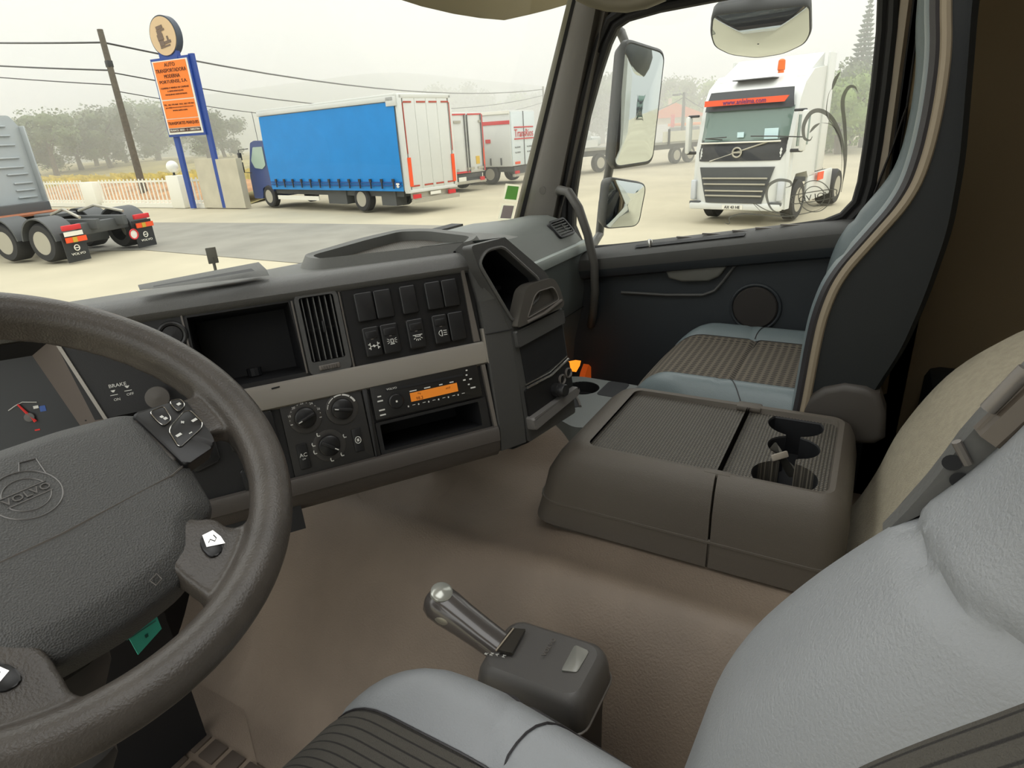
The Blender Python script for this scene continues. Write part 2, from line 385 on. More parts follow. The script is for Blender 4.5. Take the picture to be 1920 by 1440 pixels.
# door
dr = thing('door_1', 'dark blue-grey passenger door panel under the side window', 'door', (1.93, .4, FZ)); dr['kind'] = 'structure'
win = [(1078, 425), (1080, 370), (1090, 300), (1106, 220), (1128, 140), (1146, 85), (1160, 55), (1180, 42), (1240, 25), (1330, 8), (1450, -14), (1600, -38), (1638, -40), (1645, -20), (1642, 60), (1632, 160), (1618, 270), (1607, 340), (1597, 375), (1575, 398), (1545, 410), (1400, 431), (1250, 447), (1150, 457), (1108, 460), (1088, 448)]
WY = [(W(px, py, 'x', 1.9).y, W(px, py, 'x', 1.9).z) for px, py in win]
FX = FR((1.9, 0, 0), (0, 1, 0), (0, 0, 1), (1, 0, 0))     # local x=y world, y=z world, z=+x
def off2(P, d):
    n_ = len(P); out = []; cx = sum(p[0] for p in P) / n_; cz = sum(p[1] for p in P) / n_
    for i in range(n_):
        a = V(P[i - 1]); c = V(P[(i + 1) % n_]); t = (c - a).normalized(); nn = V((t.y, -t.x)); p = V(P[i])
        if nn.dot(p - V((cx, cz))) < 0: nn = -nn
        out.append(tuple(p + nn * d))
    return out
b = MB(); b.ring([V((1.893, y_, z_)) for y_, z_ in off2(WY, .012)], 8, .012, closed=True); b.ring([V((1.885, y_, z_)) for y_, z_ in off2(WY, .034)], 8, .013, closed=True); part('window_seal', b, M_['seal'], dr)
b = MB(); b.prism([(y_, z_) for y_, z_ in off2(WY, .085)], .04, -.0, FX, holes=[off2(WY, .012)]); part('window_frame', b, M_['seal'], dr, smooth=False)
b = MB(); b.add([(1.915, y_, z_) for y_, z_ in off2(WY, .015)], [tuple(range(len(WY)))]); pane = part('window_pane', b, M_['glass'], dr, smooth=False)
# door card below the sill: sections in x(z) along y, sill rises rearwards
def sill(y): return .937 + (.771 - y) * (.099 / .69)
secs = [(1.90, .0), (1.875, -.004), (1.83, -.018), (1.818, -.03), (1.816, -.06), (1.83, -.085), (1.858, -.095), (1.86, -.12), (1.86, -.3), (1.862, -.8)]
b = MB(); b.loft([[V((x, y, sill(y) + dz - (.004 if k > 1 else 0))) for k, (x, dz) in enumerate(secs)] for y in [(.86 - i * .93 / 24) for i in range(25)]])
part('door_card', b, M_['door'], dr)
b = MB(); b.loft([[V((x - .002, y, sill(y) + dz + .001)) for k, (x, dz) in enumerate(secs[:7])] for y in [(.86 - i * .93 / 24) for i in range(25)]]); part('door_ledge', b, M_['doorgrey'], dr)
# pocket in ledge, slots
def ypt(px, py): return W(px, py, 'x', 1.86)
b = MB(); pa = W(1190, 478, 'x', 1.845); pb_ = W(1395, 456, 'x', 1.845)
for k in range(1):
    a_, c_ = pa, pb_; b.loft([[V((1.838, a_.y, sill(a_.y) - .009)), V((1.838, c_.y, sill(c_.y) - .009))], [V((1.862, a_.y, sill(a_.y) - .0045)), V((1.862, c_.y, sill(c_.y) - .0045))]])
part('ledge_recess', b, M_['pit'], dr)
b = MB(); p = W(1218, 468, 'x', 1.85); b.lathe([(.008, -.01), (.008, .01), (.005, .014), (0, .015)], 16, Matrix.Translation((1.85, p.y, sill(p.y) - .004))); part('lock_knob', b, M_['chrome'], dr)
for i, (p0, p1) in enumerate((((1268, 457), (1308, 452)), ((1316, 451), (1365, 445)), ((1372, 444), (1410, 440)), ((1415, 439), (1455, 434)), ((1462, 433), (1512, 427)))):
    b = MB(); A_ = W(*p0, 'x', 1.88); B_ = W(*p1, 'x', 1.88); b.box(((1.882), (A_.y + B_.y) / 2, sill((A_.y + B_.y) / 2) - .0015), (.007, abs(A_.y - B_.y), .004)); part('vent_slot', b, M_['silver2'], dr)
# recessed armrest panel outline, handle and speaker
def onD(pts, x=1.857): return [W(px, py, 'x', x) for px, py in pts]
b = MB(); q = onD([(1160, 560), (1165, 548), (1250, 553), (1318, 553), (1340, 545), (1355, 528), (1378, 498)], 1.853); b.ring(q[1:], 8, .0045); part('armrest_edge', b, M_['doorgrey'], dr)
b = MB(); q = [(p.y, p.z) for p in onD([(1248, 503), (1256, 520), (1280, 527), (1330, 526), (1350, 517), (1366, 497), (1310, 500)])]; b.prism(q, .0, .02, FR((1.86, 0, 0), (0, 1, 0), (0, 0, 1), (-1, 0, 0)), r=.008, seg=3); part('door_handle', b, mat('door_handle_grey', (104, 104, 98), .45), dr)
b = MB(); c_ = W(1415, 578, 'x', 1.85); b.lathe([(.0, .012), (.058, .01), (.062, .006), (.062, .0)], 40, FR((1.86, c_.y, c_.z), (0, 1, 0), (0, 0, 1), (-1, 0, 0))); part('speaker_grille', b, mat('speaker_dark', (52, 48, 45), .7, bump=.6, bscale=1500), dr)
b = MB(); b.ring([V((1.857, c_.y + .068 * math.cos(a), c_.z + .068 * math.sin(a))) for a in [2 * math.pi * k / 40 for k in range(40)]], 8, .005, closed=True); part('speaker_ring', b, M_['door'], dr)
b = MB(); q = onD([(1168, 640), (1178, 560), (1185, 530), (1195, 512), (1215, 503), (1300, 498), (1520, 480)], 1.853); b.ring(q[3:], 8, .003); part('panel_edge', b, M_['door'], dr)
# rear door edge / B pillar strips, vertical
def vstrip(p0, p1, x, mt, nm, t=.02, h=(.55, 1.9)):
    y0, y1 = W(p0, 200, 'x', x).y, W(p1, 200, 'x', x).y; bb = MB()
    lean = -.03
    ys = [y0, y0 - (y0 - y1) * .25, y0 - (y0 - y1) * .75, y1]; xs = [x + t, x, x, x + t]
    bb.loft([[V((a_, c_ + lean * (1.35 - hh), hh)) for a_, c_ in zip(xs, ys)] for hh in (h[0], h[1])]); return struct(nm, bb, mt)
vstrip(1634, 1657, 1.885, M_['seal'], 'trim_7')
vstrip(1655, 1683, 1.88, M_['beige'], 'trim_8')
vstrip(1681, 1702, 1.9, M_['seal'], 'trim_9', .01)
vstrip(1700, 1745, 1.89, M_['brown'], 'trim_10')
# grab handle on the pillar
b = MB(); b.ring([W(1046, 362, 'x', 1.88), W(1050, 356, 'x', 1.84), W(1066, 360, 'x', 1.81), W(1085, 390, 'x', 1.8), W(1102, 440, 'x', 1.8), W(1114, 495, 'x', 1.8), W(1116, 545, 'x', 1.8), W(1112, 590, 'x', 1.81), W(1108, 610, 'x', 1.86)], 12, [.013, .014, .0145, .014, .0135, .0135, .0135, .013, .013])
solo('grab_handle', b, mat('grab_grey', (84, 82, 78), .5), 'curved dark grey grab handle beside the right windscreen pillar', 'grab handle')
# outside sun visor over the windscreen
b = MB(); vp = [(640, -30), (740, -4), (790, 12), (850, 26), (900, 34), (945, 38), (990, 28), (1030, 18), (1064, 8), (1075, -60), (640, -90)]
q = [W(px, py, 'y', 1.15) for px, py in vp]; b.prism([(p.x, p.z) for p in q], 0, .006, FR((0, 1.15, 0), (1, 0, 0), (0, 0, 1), (0, -1, 0)))
solo('sun_visor', b, thru('smoked_visor', (150, 142, 118), .6), 'smoked brown sun visor above the windscreen', 'sun visor', smooth=False)
# seat belt behind the passenger seat
b = MB(); b.ring([W(1700, 200, 'x', 1.87), W(1672, 280, 'x', 1.87), W(1640, 360, 'x', 1.86), (1.85, .01, 1.0)], 4, .022, flat=.12)
solo('seat_belt', b, M_['seal'], 'black seat belt webbing hanging beside the passenger headrest', 'seat belt')
# ================================================================ dashboard
th = math.radians(15); hD = V((.8192, -.5736, 0)); nhD = V((.5736, .8192, 0)); vD = nhD * math.sin(th) + V((0, 0, math.cos(th))); nD = hD.cross(vD)
P0 = V((.6714, .668, .9361)); D = FR(P0, hD, vD, nD)
def sv(px, py, w=0):
    p = WP(px, py, P0 + nD * w, nD) - P0; return (p.dot(hD), p.dot(vD))
db = thing('dashboard', 'dark grey truck dashboard wrapping around the driver under the windscreen', 'dashboard', (.75, .85, FZ))
# upper plate with pockets
b = MB(D)
b.prism([(-.372, .031), (.206, .031), (.206, .158), (-.395, .158)], -.03, 0, holes=[[(-.235, .04), (-.088, .04), (-.092, .149), (-.232, .149)], rrect(-.079, .048, -.024, .153, .004)])
b.box((.0 - .19, .031 - .0 + .0, -.04), (.4, .002, .02))
part('upper_panel', b, M_['black'], db, smooth=False)
b = MB(D)
def tub(x0, y0, x1, y1, d, ins=.0):
    a = [(x0, y0), (x1, y0), (x1, y1), (x0, y1)]; c = [(x0 + ins, y0 + ins), (x1 - ins, y0 + ins), (x1 - ins, y1 - ins), (x0 + ins, y1 - ins)]
    return [[V((p[0], p[1], -.001)) for p in a], [V((p[0], p[1], -d)) for p in c]]
r_ = tub(-.235, .04, -.088, .149, .1, .006); b.loft(r_, closed=True); b.add(r_[1], [(0, 1, 2, 3)])
b.ring([(-.16, .045, -.07), (-.16, .058, -.07)], 12, .011)
part('storage_cubby', b, M_['pit'], db, smooth=False)
b = MB(D); [part('panel_seam_highlight', MB(D).box((x_, .094, .001), (.0025, hh_, .003)), M_['silver2'], db) for x_, hh_ in ((-.238, .122), (-.016, .126), (-.0875, .112))]  # pale strips along the seams; the edge highlight is in their colour
# pad rolling over the top
pad = [(.152, .000), (.155, .006), (.162, .010), (.172, .008), (.181, -.001), (.187, -.014), (.190, -.030), (.1925, -.05)]
b = MB(D); S_ = [-.62 + .83 * i / 40 for i in range(41)]
b.loft([[V((s_, v_, w_)) for v_, w_ in pad] for s_ in S_]); part('top_pad', b, M_['dash'], db)
# dash top surface back to the screen
b = MB(); rows = []
for i in range(33):
    s_ = -.62 + 1.0 * i / 32; A = D @ V((min(s_, .21), .1925, -.05)); A.z = max(A.z, 1.10)
    if s_ > .21: A = A + V((.985, -.174, 0)) * (s_ - .21)
    x1 = A.x + .15 + .3 * max(0, s_ + .1); x1 = min(x1, 1.5); E_ = V((x1, wsy(x1, 1.02) - .01, 1.02)); r = []
    for k in range(9):
        t = k / 8; p = A.lerp(E_, t); p.z = A.z + (1.02 - A.z) * t ** 1.8; r.append(p)
    rows.append(r)
b.loft(rows); part('top_cover', b, M_['dash_top'], db)
# tray on the top
tp = [W(604, 486, 'z', 1.122), W(583, 479, 'z', 1.122), W(690, 449, 'z', 1.122), W(750, 434, 'z', 1.122), W(800, 433, 'z', 1.122), W(882, 443, 'z', 1.122), W(868, 456, 'z', 1.122)]
c0 = sum(tp, V()) / len(tp); O2 = [(p.x, p.y) for p in tp]
inn = rpoly(O2, .02, 5); out = rpoly([tuple(V((p[0] - c0.x, p[1] - c0.y)) * 1.0 + V((c0.x, c0.y)) + (V((p[0] - c0.x, p[1] - c0.y)).normalized() * .016)) for p in O2], .03, 5); out2 = rpoly([tuple(V((c0.x, c0.y)) + V((p[0] - c0.x, p[1] - c0.y)) + (V((p[0] - c0.x, p[1] - c0.y)).normalized() * .032)) for p in O2], .04, 5)
b = MB(); b.loft([[V((x, y, 1.098)) for x, y in inn], [V((x, y, 1.122)) for x, y in inn], [V((x, y, 1.125)) for x, y in out], [V((x, y, 1.10)) for x, y in out2]], closed=True); part('tray_rim', b, M_['dash_top'], db)
b = MB(); b.add([V((x, y, 1.1035)) for x, y in inn], [tuple(range(len(inn)))]); tfl = part('tray_mat', b, M_['mat'], db, smooth=False)
# defroster slot along the crest on the left
b = MB(); q0, q1 = W(262, 544, 'z', 1.126), W(500, 507, 'z', 1.126); dd = (q1 - q0).normalized(); pp_ = V((-dd.y, dd.x, 0))
b.loft([[q0 + pp_ * 0, q0 + pp_ * .004 + V((0, 0, .001)), q0 + pp_ * .02 + V((0, 0, .004)), q0 + pp_ * .026], [q1 - pp_ * .012 - V((0, 0, .006)), q1 + V((0, 0, .0015)), q1 + pp_ * .05 + V((0, 0, .006)), q1 + pp_ * .06 - V((0, 0, .01))]])
part('defroster_frame', b, M_['dash_top'], db)
b = MB(); q0, q1 = W(288, 538, 'z', 1.1335), W(478, 508, 'z', 1.1335); b.loft([[q0, q0 + pp_ * .008], [q1, q1 + pp_ * .026]]); part('defroster_slot', b, M_['pit'], db)
b = MB(); q = W(411, 503, 'z', 1.125); b.box(q + V((0, 0, .014)) + pp_ * .05, (.016, .002, .026), Matrix.Rotation(math.radians(-25), 4, 'Z'), r=.001); b.box(q + pp_ * .05 + V((0, 0, -.004)), (.003, .004, .03)); part('dash_clip', b, thru('clip_grey', (150, 148, 140), .5), db)
# centre vent
b = MB(D); b.prism(rrect(-.084, .032, -.019, .158, .01), -.002, .006, holes=[rrect(-.0775, .052, -.0255, .152, .004)]); part('vent_frame', b, M_['tower'], db)
b = MB(D)
for k in range(6): b.box((-.073 + k * .0088, .102, -.006), (.0016, .098, .014))
vt = part('vent_slats', b, M_['dash'], db)
b = MB(D); b.box((-.051, .102, -.014), (.052, .0016, .006)); b.box((-.049, .104, .000), (.003, .018, .01), r=.001); part('vent_tab', b, M_['black'], db)
b = MB(D); b.box((-.0515, .102, -.024), (.054, .102, .002)); part('vent_back', b, M_['pit'], db)
b = MB(D); b.box((-.053, .042, .0065), (.032, .008, .003), r=.002)
for k in range(8): b.box((-.066 + k * .0036, .042, .0085), (.0014, .006, .002))
part('vent_wheel', b, M_['silver2'], db)
# switch panel
b = MB(D); b.prism(rpoly([(-.0125, .033), (.199, .033), (.193, .157), (-.0125, .157)], .004), 0, .003); part('switch_panel', b, M_['switch'], db)
def fsym(kind, b, cx, cyy, z):
    bx = lambda x, y, w, h, a=0: b.box((cx + x, cyy + y, z), (w, h, .0006), Matrix.Rotation(math.radians(a), 4, 'Z'))
    if kind == 'diff':
        for sx in (-1, 1): bx(sx * .006, .003, .0012, .005); bx(sx * .006, -.003, .0012, .005); bx(sx * .0075, .003, .003, .0015); bx(sx * .0075, -.003, .003, .0015); bx(sx * .004, 0, .004, .001)
        bx(0, 0, .003, .004, 45)
    if kind == 'beacon':
        bx(0, 0, .005, .001); bx(-.002, .0028, .001, .005); bx(.002, .0028, .001, .005); bx(0, .0055, .004, .001); bx(0, -.0022, .007, .0015)
        for sx in (-1, 1): bx(sx * .0062, .003, .004, .0008); bx(sx * .0058, .0058, .004, .0008, sx * 30); bx(sx * .0058, 0, .004, .0008, -sx * 30)
    if kind == 'work':
        bx(0, .0045, .016, .0012); bx(0, .0018, .0012 * 6, .0012); bx(-.0042, .003, .001, .003); bx(.0042, .003, .001, .003)
        for a in (-60, -25, 0, 25, 60): bx(math.sin(math.radians(a)) * .0068, .0015 - math.cos(math.radians(a)) * .005, .0011, .0032, a)
    if kind == 'fog':
        for k in range(3): bx(.0045, -.0035 + k * .0035, .006, .0011)
        b.ring([(cx - .001 + (-.0055) * math.sin(math.pi * t / 8), cyy + .0048 * math.cos(math.pi * t / 8), z) for t in range(9)], 4, .0005); bx(-.001, 0, .0011, .0096)
def switch(x0, x1, y0, y1, sym=None, first=False):
    b = MB(D); w = x1 - x0; h_ = y1 - y0
    b.prism(rrect(x0, y0, x1, y1, .0035), .002, .0105, r=.0022, seg=3)
    if sym: b.box(((x0 + x1) / 2, y1 - .013, .0105), (w * .7, .012, .003), r=.001)
    o = part('rocker_switch', b, M_['switch'], db)
    if sym:
        b = MB(D); fsym(sym, b, (x0 + x1) / 2 + .001, y0 + .017, .0109); part('switch_symbol', b, M_['white'], o, smooth=False)
        b = MB(D); b.box(((x0 + x1) / 2, y0 + .028, .0107), (.004, .0015, .0008)); part('indicator', b, M_['silver2'], o, smooth=False)
for x0, x1 in ((.004, .0335), (.0345, .0635), (.077, .104), (.1195, .1475), (.1485, .1765)): switch(x0, x1, .1005, .1465)
for (x0, x1), sy in zip(((.006, .0325), (.0345, .0635), (.0775, .1065), (.1215, .148), (.1495, .1775)), ('diff', 'beacon', 'work', 'fog', None)): switch(x0, x1, .0435, .0915, sy)
# satin band
b = MB(D); prof = [(.0325, 0), (.0335, .006), (.031, .010), (.012, .0125), (-.003, .009), (-.007, .003), (-.007, -.02)]
b.loft([[V((s_, v_, w_)) for v_, w_ in prof] for s_ in (-.232, -.1, .2075)]); b.prism([(.2045, .0), (.2075, -.006), (.2085, .055), (.205, .055)], 0, .012)
part('satin_band', b, M_['silver'], db)
b = MB(D); b.box((-.137, .0265, .0112), (.012, .0022, .001), Matrix.Rotation(.05, 4, 'Z')); part('band_notch', b, M_['pit'], db)
b = MB(D); b.prism([(.1885, .035), (.200, .035), (.1935, .162), (.188, .160)], 0, .007); b.prism([(.199, -.142), (.2045, -.142), (.201, -.006), (.194, -.006)], 0, .009); part('edge_trim', b, M_['silver2'], db)
# lower plate
b = MB(D); b.prism([(-.30, -.118), (.2045, -.118), (.2045, -.004), (-.36, -.004)], -.03, 0, holes=[[(.004, -.111), (.178, -.111), (.178, -.067), (.004, -.067)]]); part('lower_panel', b, M_['black'], db, smooth=False)
b = MB(D); r_ = tub(.004, -.111, .178, -.067, .13, .002); b.loft(r_, closed=True); b.add(r_[1], [(0, 1, 2, 3)]); part('radio_cubby', b, M_['pit'], db, smooth=False)
b = MB(D); b.prism(rrect(-.002, -.1165, .1925, -.0625, .003), 0, .005, holes=[rrect(.005, -.1105, .178, -.0675, .002)]); part('cubby_frame', b, M_['black'], db)
b = MB(D); b.prism(rrect(-.0125, -.118, -.003, -.003, .002), 0, .007, r=.002); part('divider', b, M_['black'], db)
# climate panel
b = MB(D); b.prism(rrect(-.138, -.1165, -.0135, .001, .002), 0, .005, r=.001); cp = part('climate_panel', b, mat('climate_black', (46, 45, 44), .5), db)
for kx, ky, kr, ang in ((-.1045, -.0285, .0165, 200), (-.048, -.0275, .017, 165), (-.0785, -.0795, .017, -35)):
    M2 = D @ Matrix.Translation((kx, ky, .005))
    b = MB(M2); b.lathe([(kr + .0085, 0), (kr + .0082, .0015), (kr + .003, .0028), (kr, .002)], 32); bz = part('knob_bezel', b, mat('bezel_grey', (66, 64, 62), .35), db)
    b = MB(M2); b.lathe([(kr, .001), (kr - .001, .008), (kr - .003, .0095), (0, .0095)], 32); b.box((0, 0, .012), (kr * 1.75, .006, .009), Matrix.Rotation(math.radians(ang), 4, 'Z'), r=.002); kn = part('climate_knob', b, M_['switch'], db)
    b = MB(M2); b.box((math.cos(math.radians(ang)) * kr * .6, math.sin(math.radians(ang)) * kr * .6, .0168), (.006, .0015, .0006), Matrix.Rotation(math.radians(ang), 4, 'Z')); part('pointer', b, M_['white'], kn)
b = MB(D)
for k, t_ in enumerate(('16', '18', '20', '22', '24', '26', '28')):
    a = math.radians(196 - k * 34.5)
    if k in (0, 6): b.box((-.1045 + .0225 * math.cos(a), -.0285 + .0225 * math.sin(a), .0072), (.0035, .0012, .0006))
    else: b.text(t_, None, .0035, D.inverted() @ D @ Matrix.Translation((-.1045 + .0235 * math.cos(a), -.0285 + .0235 * math.sin(a), .0068)), thick=.0006)
    if k < 6:
        a2 = a - math.radians(17); b.box((-.1045 + .023 * math.cos(a2), -.0285 + .023 * math.sin(a2), .0071), (.001, .001, .0006))
part('temperature_scale', b, M_['white'], db, smooth=False); b = MB(D)
for a0, a1, w_ in ((150, 170, .001), (118, 146, .0014), (84, 114, .002), (50, 80, .0026), (20, 46, .003)):
    pts = [math.radians(a0 + (a1 - a0) * i / 6) for i in range(7)]; b.loft([[V((-.048 + rr * math.cos(a), -.0275 + rr * math.sin(a), .0083)) for a in pts] for rr in (.0225 - w_ / 2, .0225 + w_ / 2)])
part('fan_scale', b, M_['white'], db, smooth=False); b = MB(D)
for a_, tx in ((165, 1), (195, 2), (125, 0), (-55, 1), (-95, 2), (-15 + 35, 3)):
    b = MB(D); a = math.radians(a_); x, y = -.0785 + .0255 * math.cos(a), -.0795 + .024 * math.sin(a); b.box((x, y, .0075), (.0015, .0045, .0006), Matrix.Rotation(.3, 4, 'Z')); b.box((x + .002, y - .0015, .0075), (.004, .0014, .0006)); b.ico((x, y + .003, .0075), .0011, 1); part('airflow_mark', b, M_['white'], db, smooth=False)
b = MB(D)
b.text('AC', None, .006, Matrix.Translation((-.1195, -.0845, .0075)), thick=.0006); b.text('OFF', None, .0022, Matrix.Translation((-.1195, -.091, .0075)), thick=.0005)
part('ac_marking', b, M_['white'], db, smooth=False); b = MB(D); b.ring([(-.034 + .0045 * math.cos(a), -.082 + .0055 * math.sin(a), .0078) for a in [2 * math.pi * i / 12 for i in range(12)]], 4, .0006, closed=True); b.box((-.034, -.082, .0078), (.0035, .0045, .0006)); 
part('recirculation_mark', b, M_['white'], db, smooth=False)
for x0, x1, y0, y1 in ((-.1275, -.1115, -.107, -.067), (-.0415, -.0265, -.101, -.063)):
    b = MB(D); b.prism(rrect(x0, y0, x1, y1, .002), .004, .0072, r=.001); part('push_button', b, M_['switch'], db)
b = MB(D); b.lathe([(0, 0), (.0016, 0), (.0016, .0003)], 10, Matrix.Translation((-.078, .0, .0054))); part('sensor_hole', b, M_['pit'], db)
# radio
b = MB(D); b.prism(rrect(0, -.0595, .187, -.0025, .003), 0, .008, r=.0015); rd = part('radio', b, mat('radio_black', (33, 32, 31), .35), db)
b = MB(D); b.prism([(.024, -.012), (.158, -.0135), (.158, -.0175), (.024, -.016)], .0075, .0086); part('disc_slot', b, M_['pit'], rd)
b = MB(D); b.box((.1035, -.034, .0084), (.0825, .0145, .0016)); part('display', b, M_['amber'], rd, 'amber backlit radio display')
b = MB(D); b.text('Pty', None, .004, Matrix.Translation((.078, -.0305, .0092)), thick=.0003); part('display_mode', b, mat('lcd_ink', (120, 62, 18), .6), rd, smooth=False); b = MB(D); b.text('98.2', None, .005, Matrix.Translation((.077, -.0375, .0092)), thick=.0003); part('display_value', b, mat('lcd_ink', (120, 62, 18), .6), rd, smooth=False); b = MB(D); b.text('ANT', None, .003, Matrix.Translation((.128, -.032, .0092)), thick=.0003); part('display_text', b, mat('lcd_ink', (120, 62, 18), .6), rd, smooth=False)
b = MB(D); b.lathe([(.0125, 0), (.012, .009), (.0105, .0105), (0, .0105)], 28, Matrix.Translation((.0365, -.0335, .008))); rk = part('radio_knob', b, M_['switch'], rd)
b = MB(D); b.text('VOLVO', .017, .0032, Matrix.Translation((.0345, -.0125, .0084)), thick=.0005)
part('radio_name', b, M_['white'], rd, smooth=False); b = MB(D)
for y, w_ in ((-.021, .006), (-.0285, .009), (-.0435, .0095), (-.0515, .0095)): b.box((.0125, y, .0085), (w_, .0022, .0005))
part('side_key_mark', b, M_['white'], rd, smooth=False); b = MB(D)
for k in range(6): b.box((.056 + k * .0175, -.0475, .0085), (.002, .0026, .0005)); b.box((.0655 + k * .0175, -.0468, .0085), (.005, .0008, .0005))
part('preset_mark', b, M_['white'], rd, smooth=False); b = MB(D)
for x, y, w_ in ((.166, -.0095, .003), (.1645, -.0175, .003), (.159, -.025, .0045), (.1705, -.0255, .0045), (.1655, -.034, .003), (.172, -.041, .009)): b.box((x, y, .0085), (w_, .0022, .0005))
part('arrow_key_mark', b, M_['white'], rd, smooth=False); b = MB(D)
for x, w_ in ((.0685, .012), (.093, .011), (.117, .006), (.136, .007)): b.box((x, -.0238, .0085), (w_, .0018, .0005))
part('display_caption', b, M_['white'], rd, smooth=False); b = MB(D)
b.box((.0365, -.0335, .0188), (.003, .003, .0004)); part('knob_mark', b, M_['white'], rd, smooth=False)
# blocks left of the climate panel
b = MB(D); b.prism([(-.30, -.20), (-.139, -.20), (-.139, -.003), (-.33, -.003)], -.03, .002); part('column_side_panel', b, M_['black'], db, smooth=False)
for q in ([(-.27, -.015), (-.2335, -.012), (-.2325, -.062), (-.27, -.072)], [(-.217, -.03), (-.2, -.028), (-.198, -.052), (-.215, -.055)], [(-.212, -.085), (-.194, -.083), (-.19, -.128), (-.208, -.132)], [(-.166, -.006), (-.15, -.005), (-.15, -.108), (-.164, -.112)]):
    b = MB(D); b.prism(rpoly(q, .004), .001, .008, r=.002); part('switch_block', b, M_['switch'], db)
b = MB(D); b.ring([(-.1945 + .006 * math.cos(a), -.1 + .008 * math.sin(a), .009) for a in [2 * math.pi * i / 16 for i in range(16)]], 6, .0012, closed=True); part('key_ring', b, M_['chrome'], db)
# lower fascia
b = MB(D); fp = [(-.116, .004), (-.1175, .013), (-.124, .016), (-.1425, .0125), (-.1435, .010), (-.160, .004), (-.172, -.012), (-.178, -.04), (-.18, -.1)]
b.loft([[V((s_, v_, w_)) for v_, w_ in fp] for s_ in (-.34, -.1, .10, .2035)]); part('lower_fascia', b, M_['fascia'], db)
# parking brake knob + print, small round knob, cluster
b = MB(D); b.lathe([(.004, 0), (.004, .016), (.013, .02), (.0155, .026), (.015, .03), (0, .032)], 24, Matrix.Translation((-.289, .047, 0))); part('brake_knob', b, mat('knob_grey', (92, 88, 84), .5), db)
b = MB(D); b.text('BRAKE', .021, .0048, Matrix.Translation((-.3355, .073, .0002)), thick=.0005); b.text('ON', None, .0036, Matrix.Translation((-.3405, .0535, .0002)), thick=.0005); b.text('OFF', None, .0036, Matrix.Translation((-.3235, .0575, .0002)), thick=.0005)
for x, y in ((-.3425, .064), (-.325, .0665)): b.prism([(x - .003, y + .003), (x + .003, y + .003), (x + .0008, y), (x - .0008, y)], .0002, .0007); b.box((x, y - .0038, .0005), (.009, .0008, .0005))
part('brake_print', b, M_['white'], db, smooth=False)
b = MB(D); b.ring([(-.255 + .017 * math.cos(a), .128 + .017 * math.sin(a), .001) for a in [2 * math.pi * i / 24 for i in range(24)]], 8, .0035, closed=True); b.lathe([(0, .003), (.013, .002), (.014, -.001)], 24, Matrix.Translation((-.255, .128, 0))); part('side_vent', b, M_['black'], db)
b = MB(D); b.prism([(-.394, .148), (-.3895, .148), (-.357, .03), (-.3615, .03)], -.0, .003); part('cluster_edge', b, M_['silver'], db)
b = MB(D); b.loft([[V((-.392, .15, 0)), V((-.359, .03, 0)), V((-.345, -.02, 0))], [V((-.432, .132, -.045)), V((-.402, .03, -.045)), V((-.388, -.02, -.045))]]); part('cluster_bevel', b, mat('bevel_brown', (104, 96, 92), .5), db, smooth=False)
b = MB(D); b.loft([[V((-.392, .15, 0)), V((-.432, .132, -.045))], [V((-.8, .15, 0)), V((-.8, .132, -.045))]]); part('cluster_hood', b, M_['pit'], db, smooth=False)
b = MB(D); b.prism([(-.385, -.03), (-.43, .135), (-.85, .135), (-.85, -.03)], -.06, -.046); ic = part('instrument_cluster', b, mat('cluster_face', (48, 50, 52), .35), db, smooth=False)
def ksv(px, py): a = sv(px, py, -.045); return a
gx, gy = ksv(56, 782); b = MB(D @ Matrix.Translation((gx, gy, -.0445)))
A0, A1 = ksv(16, 770), ksv(69, 754); A2 = ksv(42, 754)
b.ring([(A0[0] - gx, A0[1] - gy, 0), ((A0[0] * .5 + A2[0] * .5) - gx, (A0[1] * .4 + A2[1] * .6) - gy, 0), (A2[0] - gx, A2[1] - gy, 0), (A1[0] - gx, A1[1] - gy, 0)], 4, .0006); b.box((.010, .012, 0), (.006, .004, .0004)); part('gauge_scale', b, M_['white'], ic, smooth=False)
n0, n1 = ksv(34, 758), ksv(68, 790); b = MB(D); b.ring([(n0[0], n0[1], -.043), (n1[0], n1[1], -.043)], 6, [.0012, .0022]); part('fuel_needle', b, M_['red'], ic, 'red fuel gauge needle')
b = MB(D @ Matrix.Translation((gx, gy, -.0445))); b.lathe([(.0065, 0), (.006, .003), (0, .0035)], 20); part('needle_hub', b, mat('hub_grey', (96, 94, 92), .4), ic)
b = MB(D); p_ = ksv(80, 766); b.box((p_[0], p_[1], -.0455), (.007, .008, .0004)); part('fuel_symbol', b, mat('symbol_blue', (62, 96, 170), .5), ic, smooth=False)
b = MB(D); p_ = ksv(70, 806); b.box((p_[0], p_[1], -.0455), (.006, .002, .0004)); part('warning_mark', b, M_['red'], ic, smooth=False)
# ---------------------------------------------------------------- tower with tray between centre panel and passenger side
hB = V((.985, -.1725, 0)).normalized(); nhB = V((-hB.y, hB.x, 0)); tb = math.radians(8); vB = nhB * math.sin(tb) + V((0, 0, math.cos(tb))); nB = hB.cross(vB)
OB = P0 + hD * .262; B_ = FR(OB, hB, vB, nB)
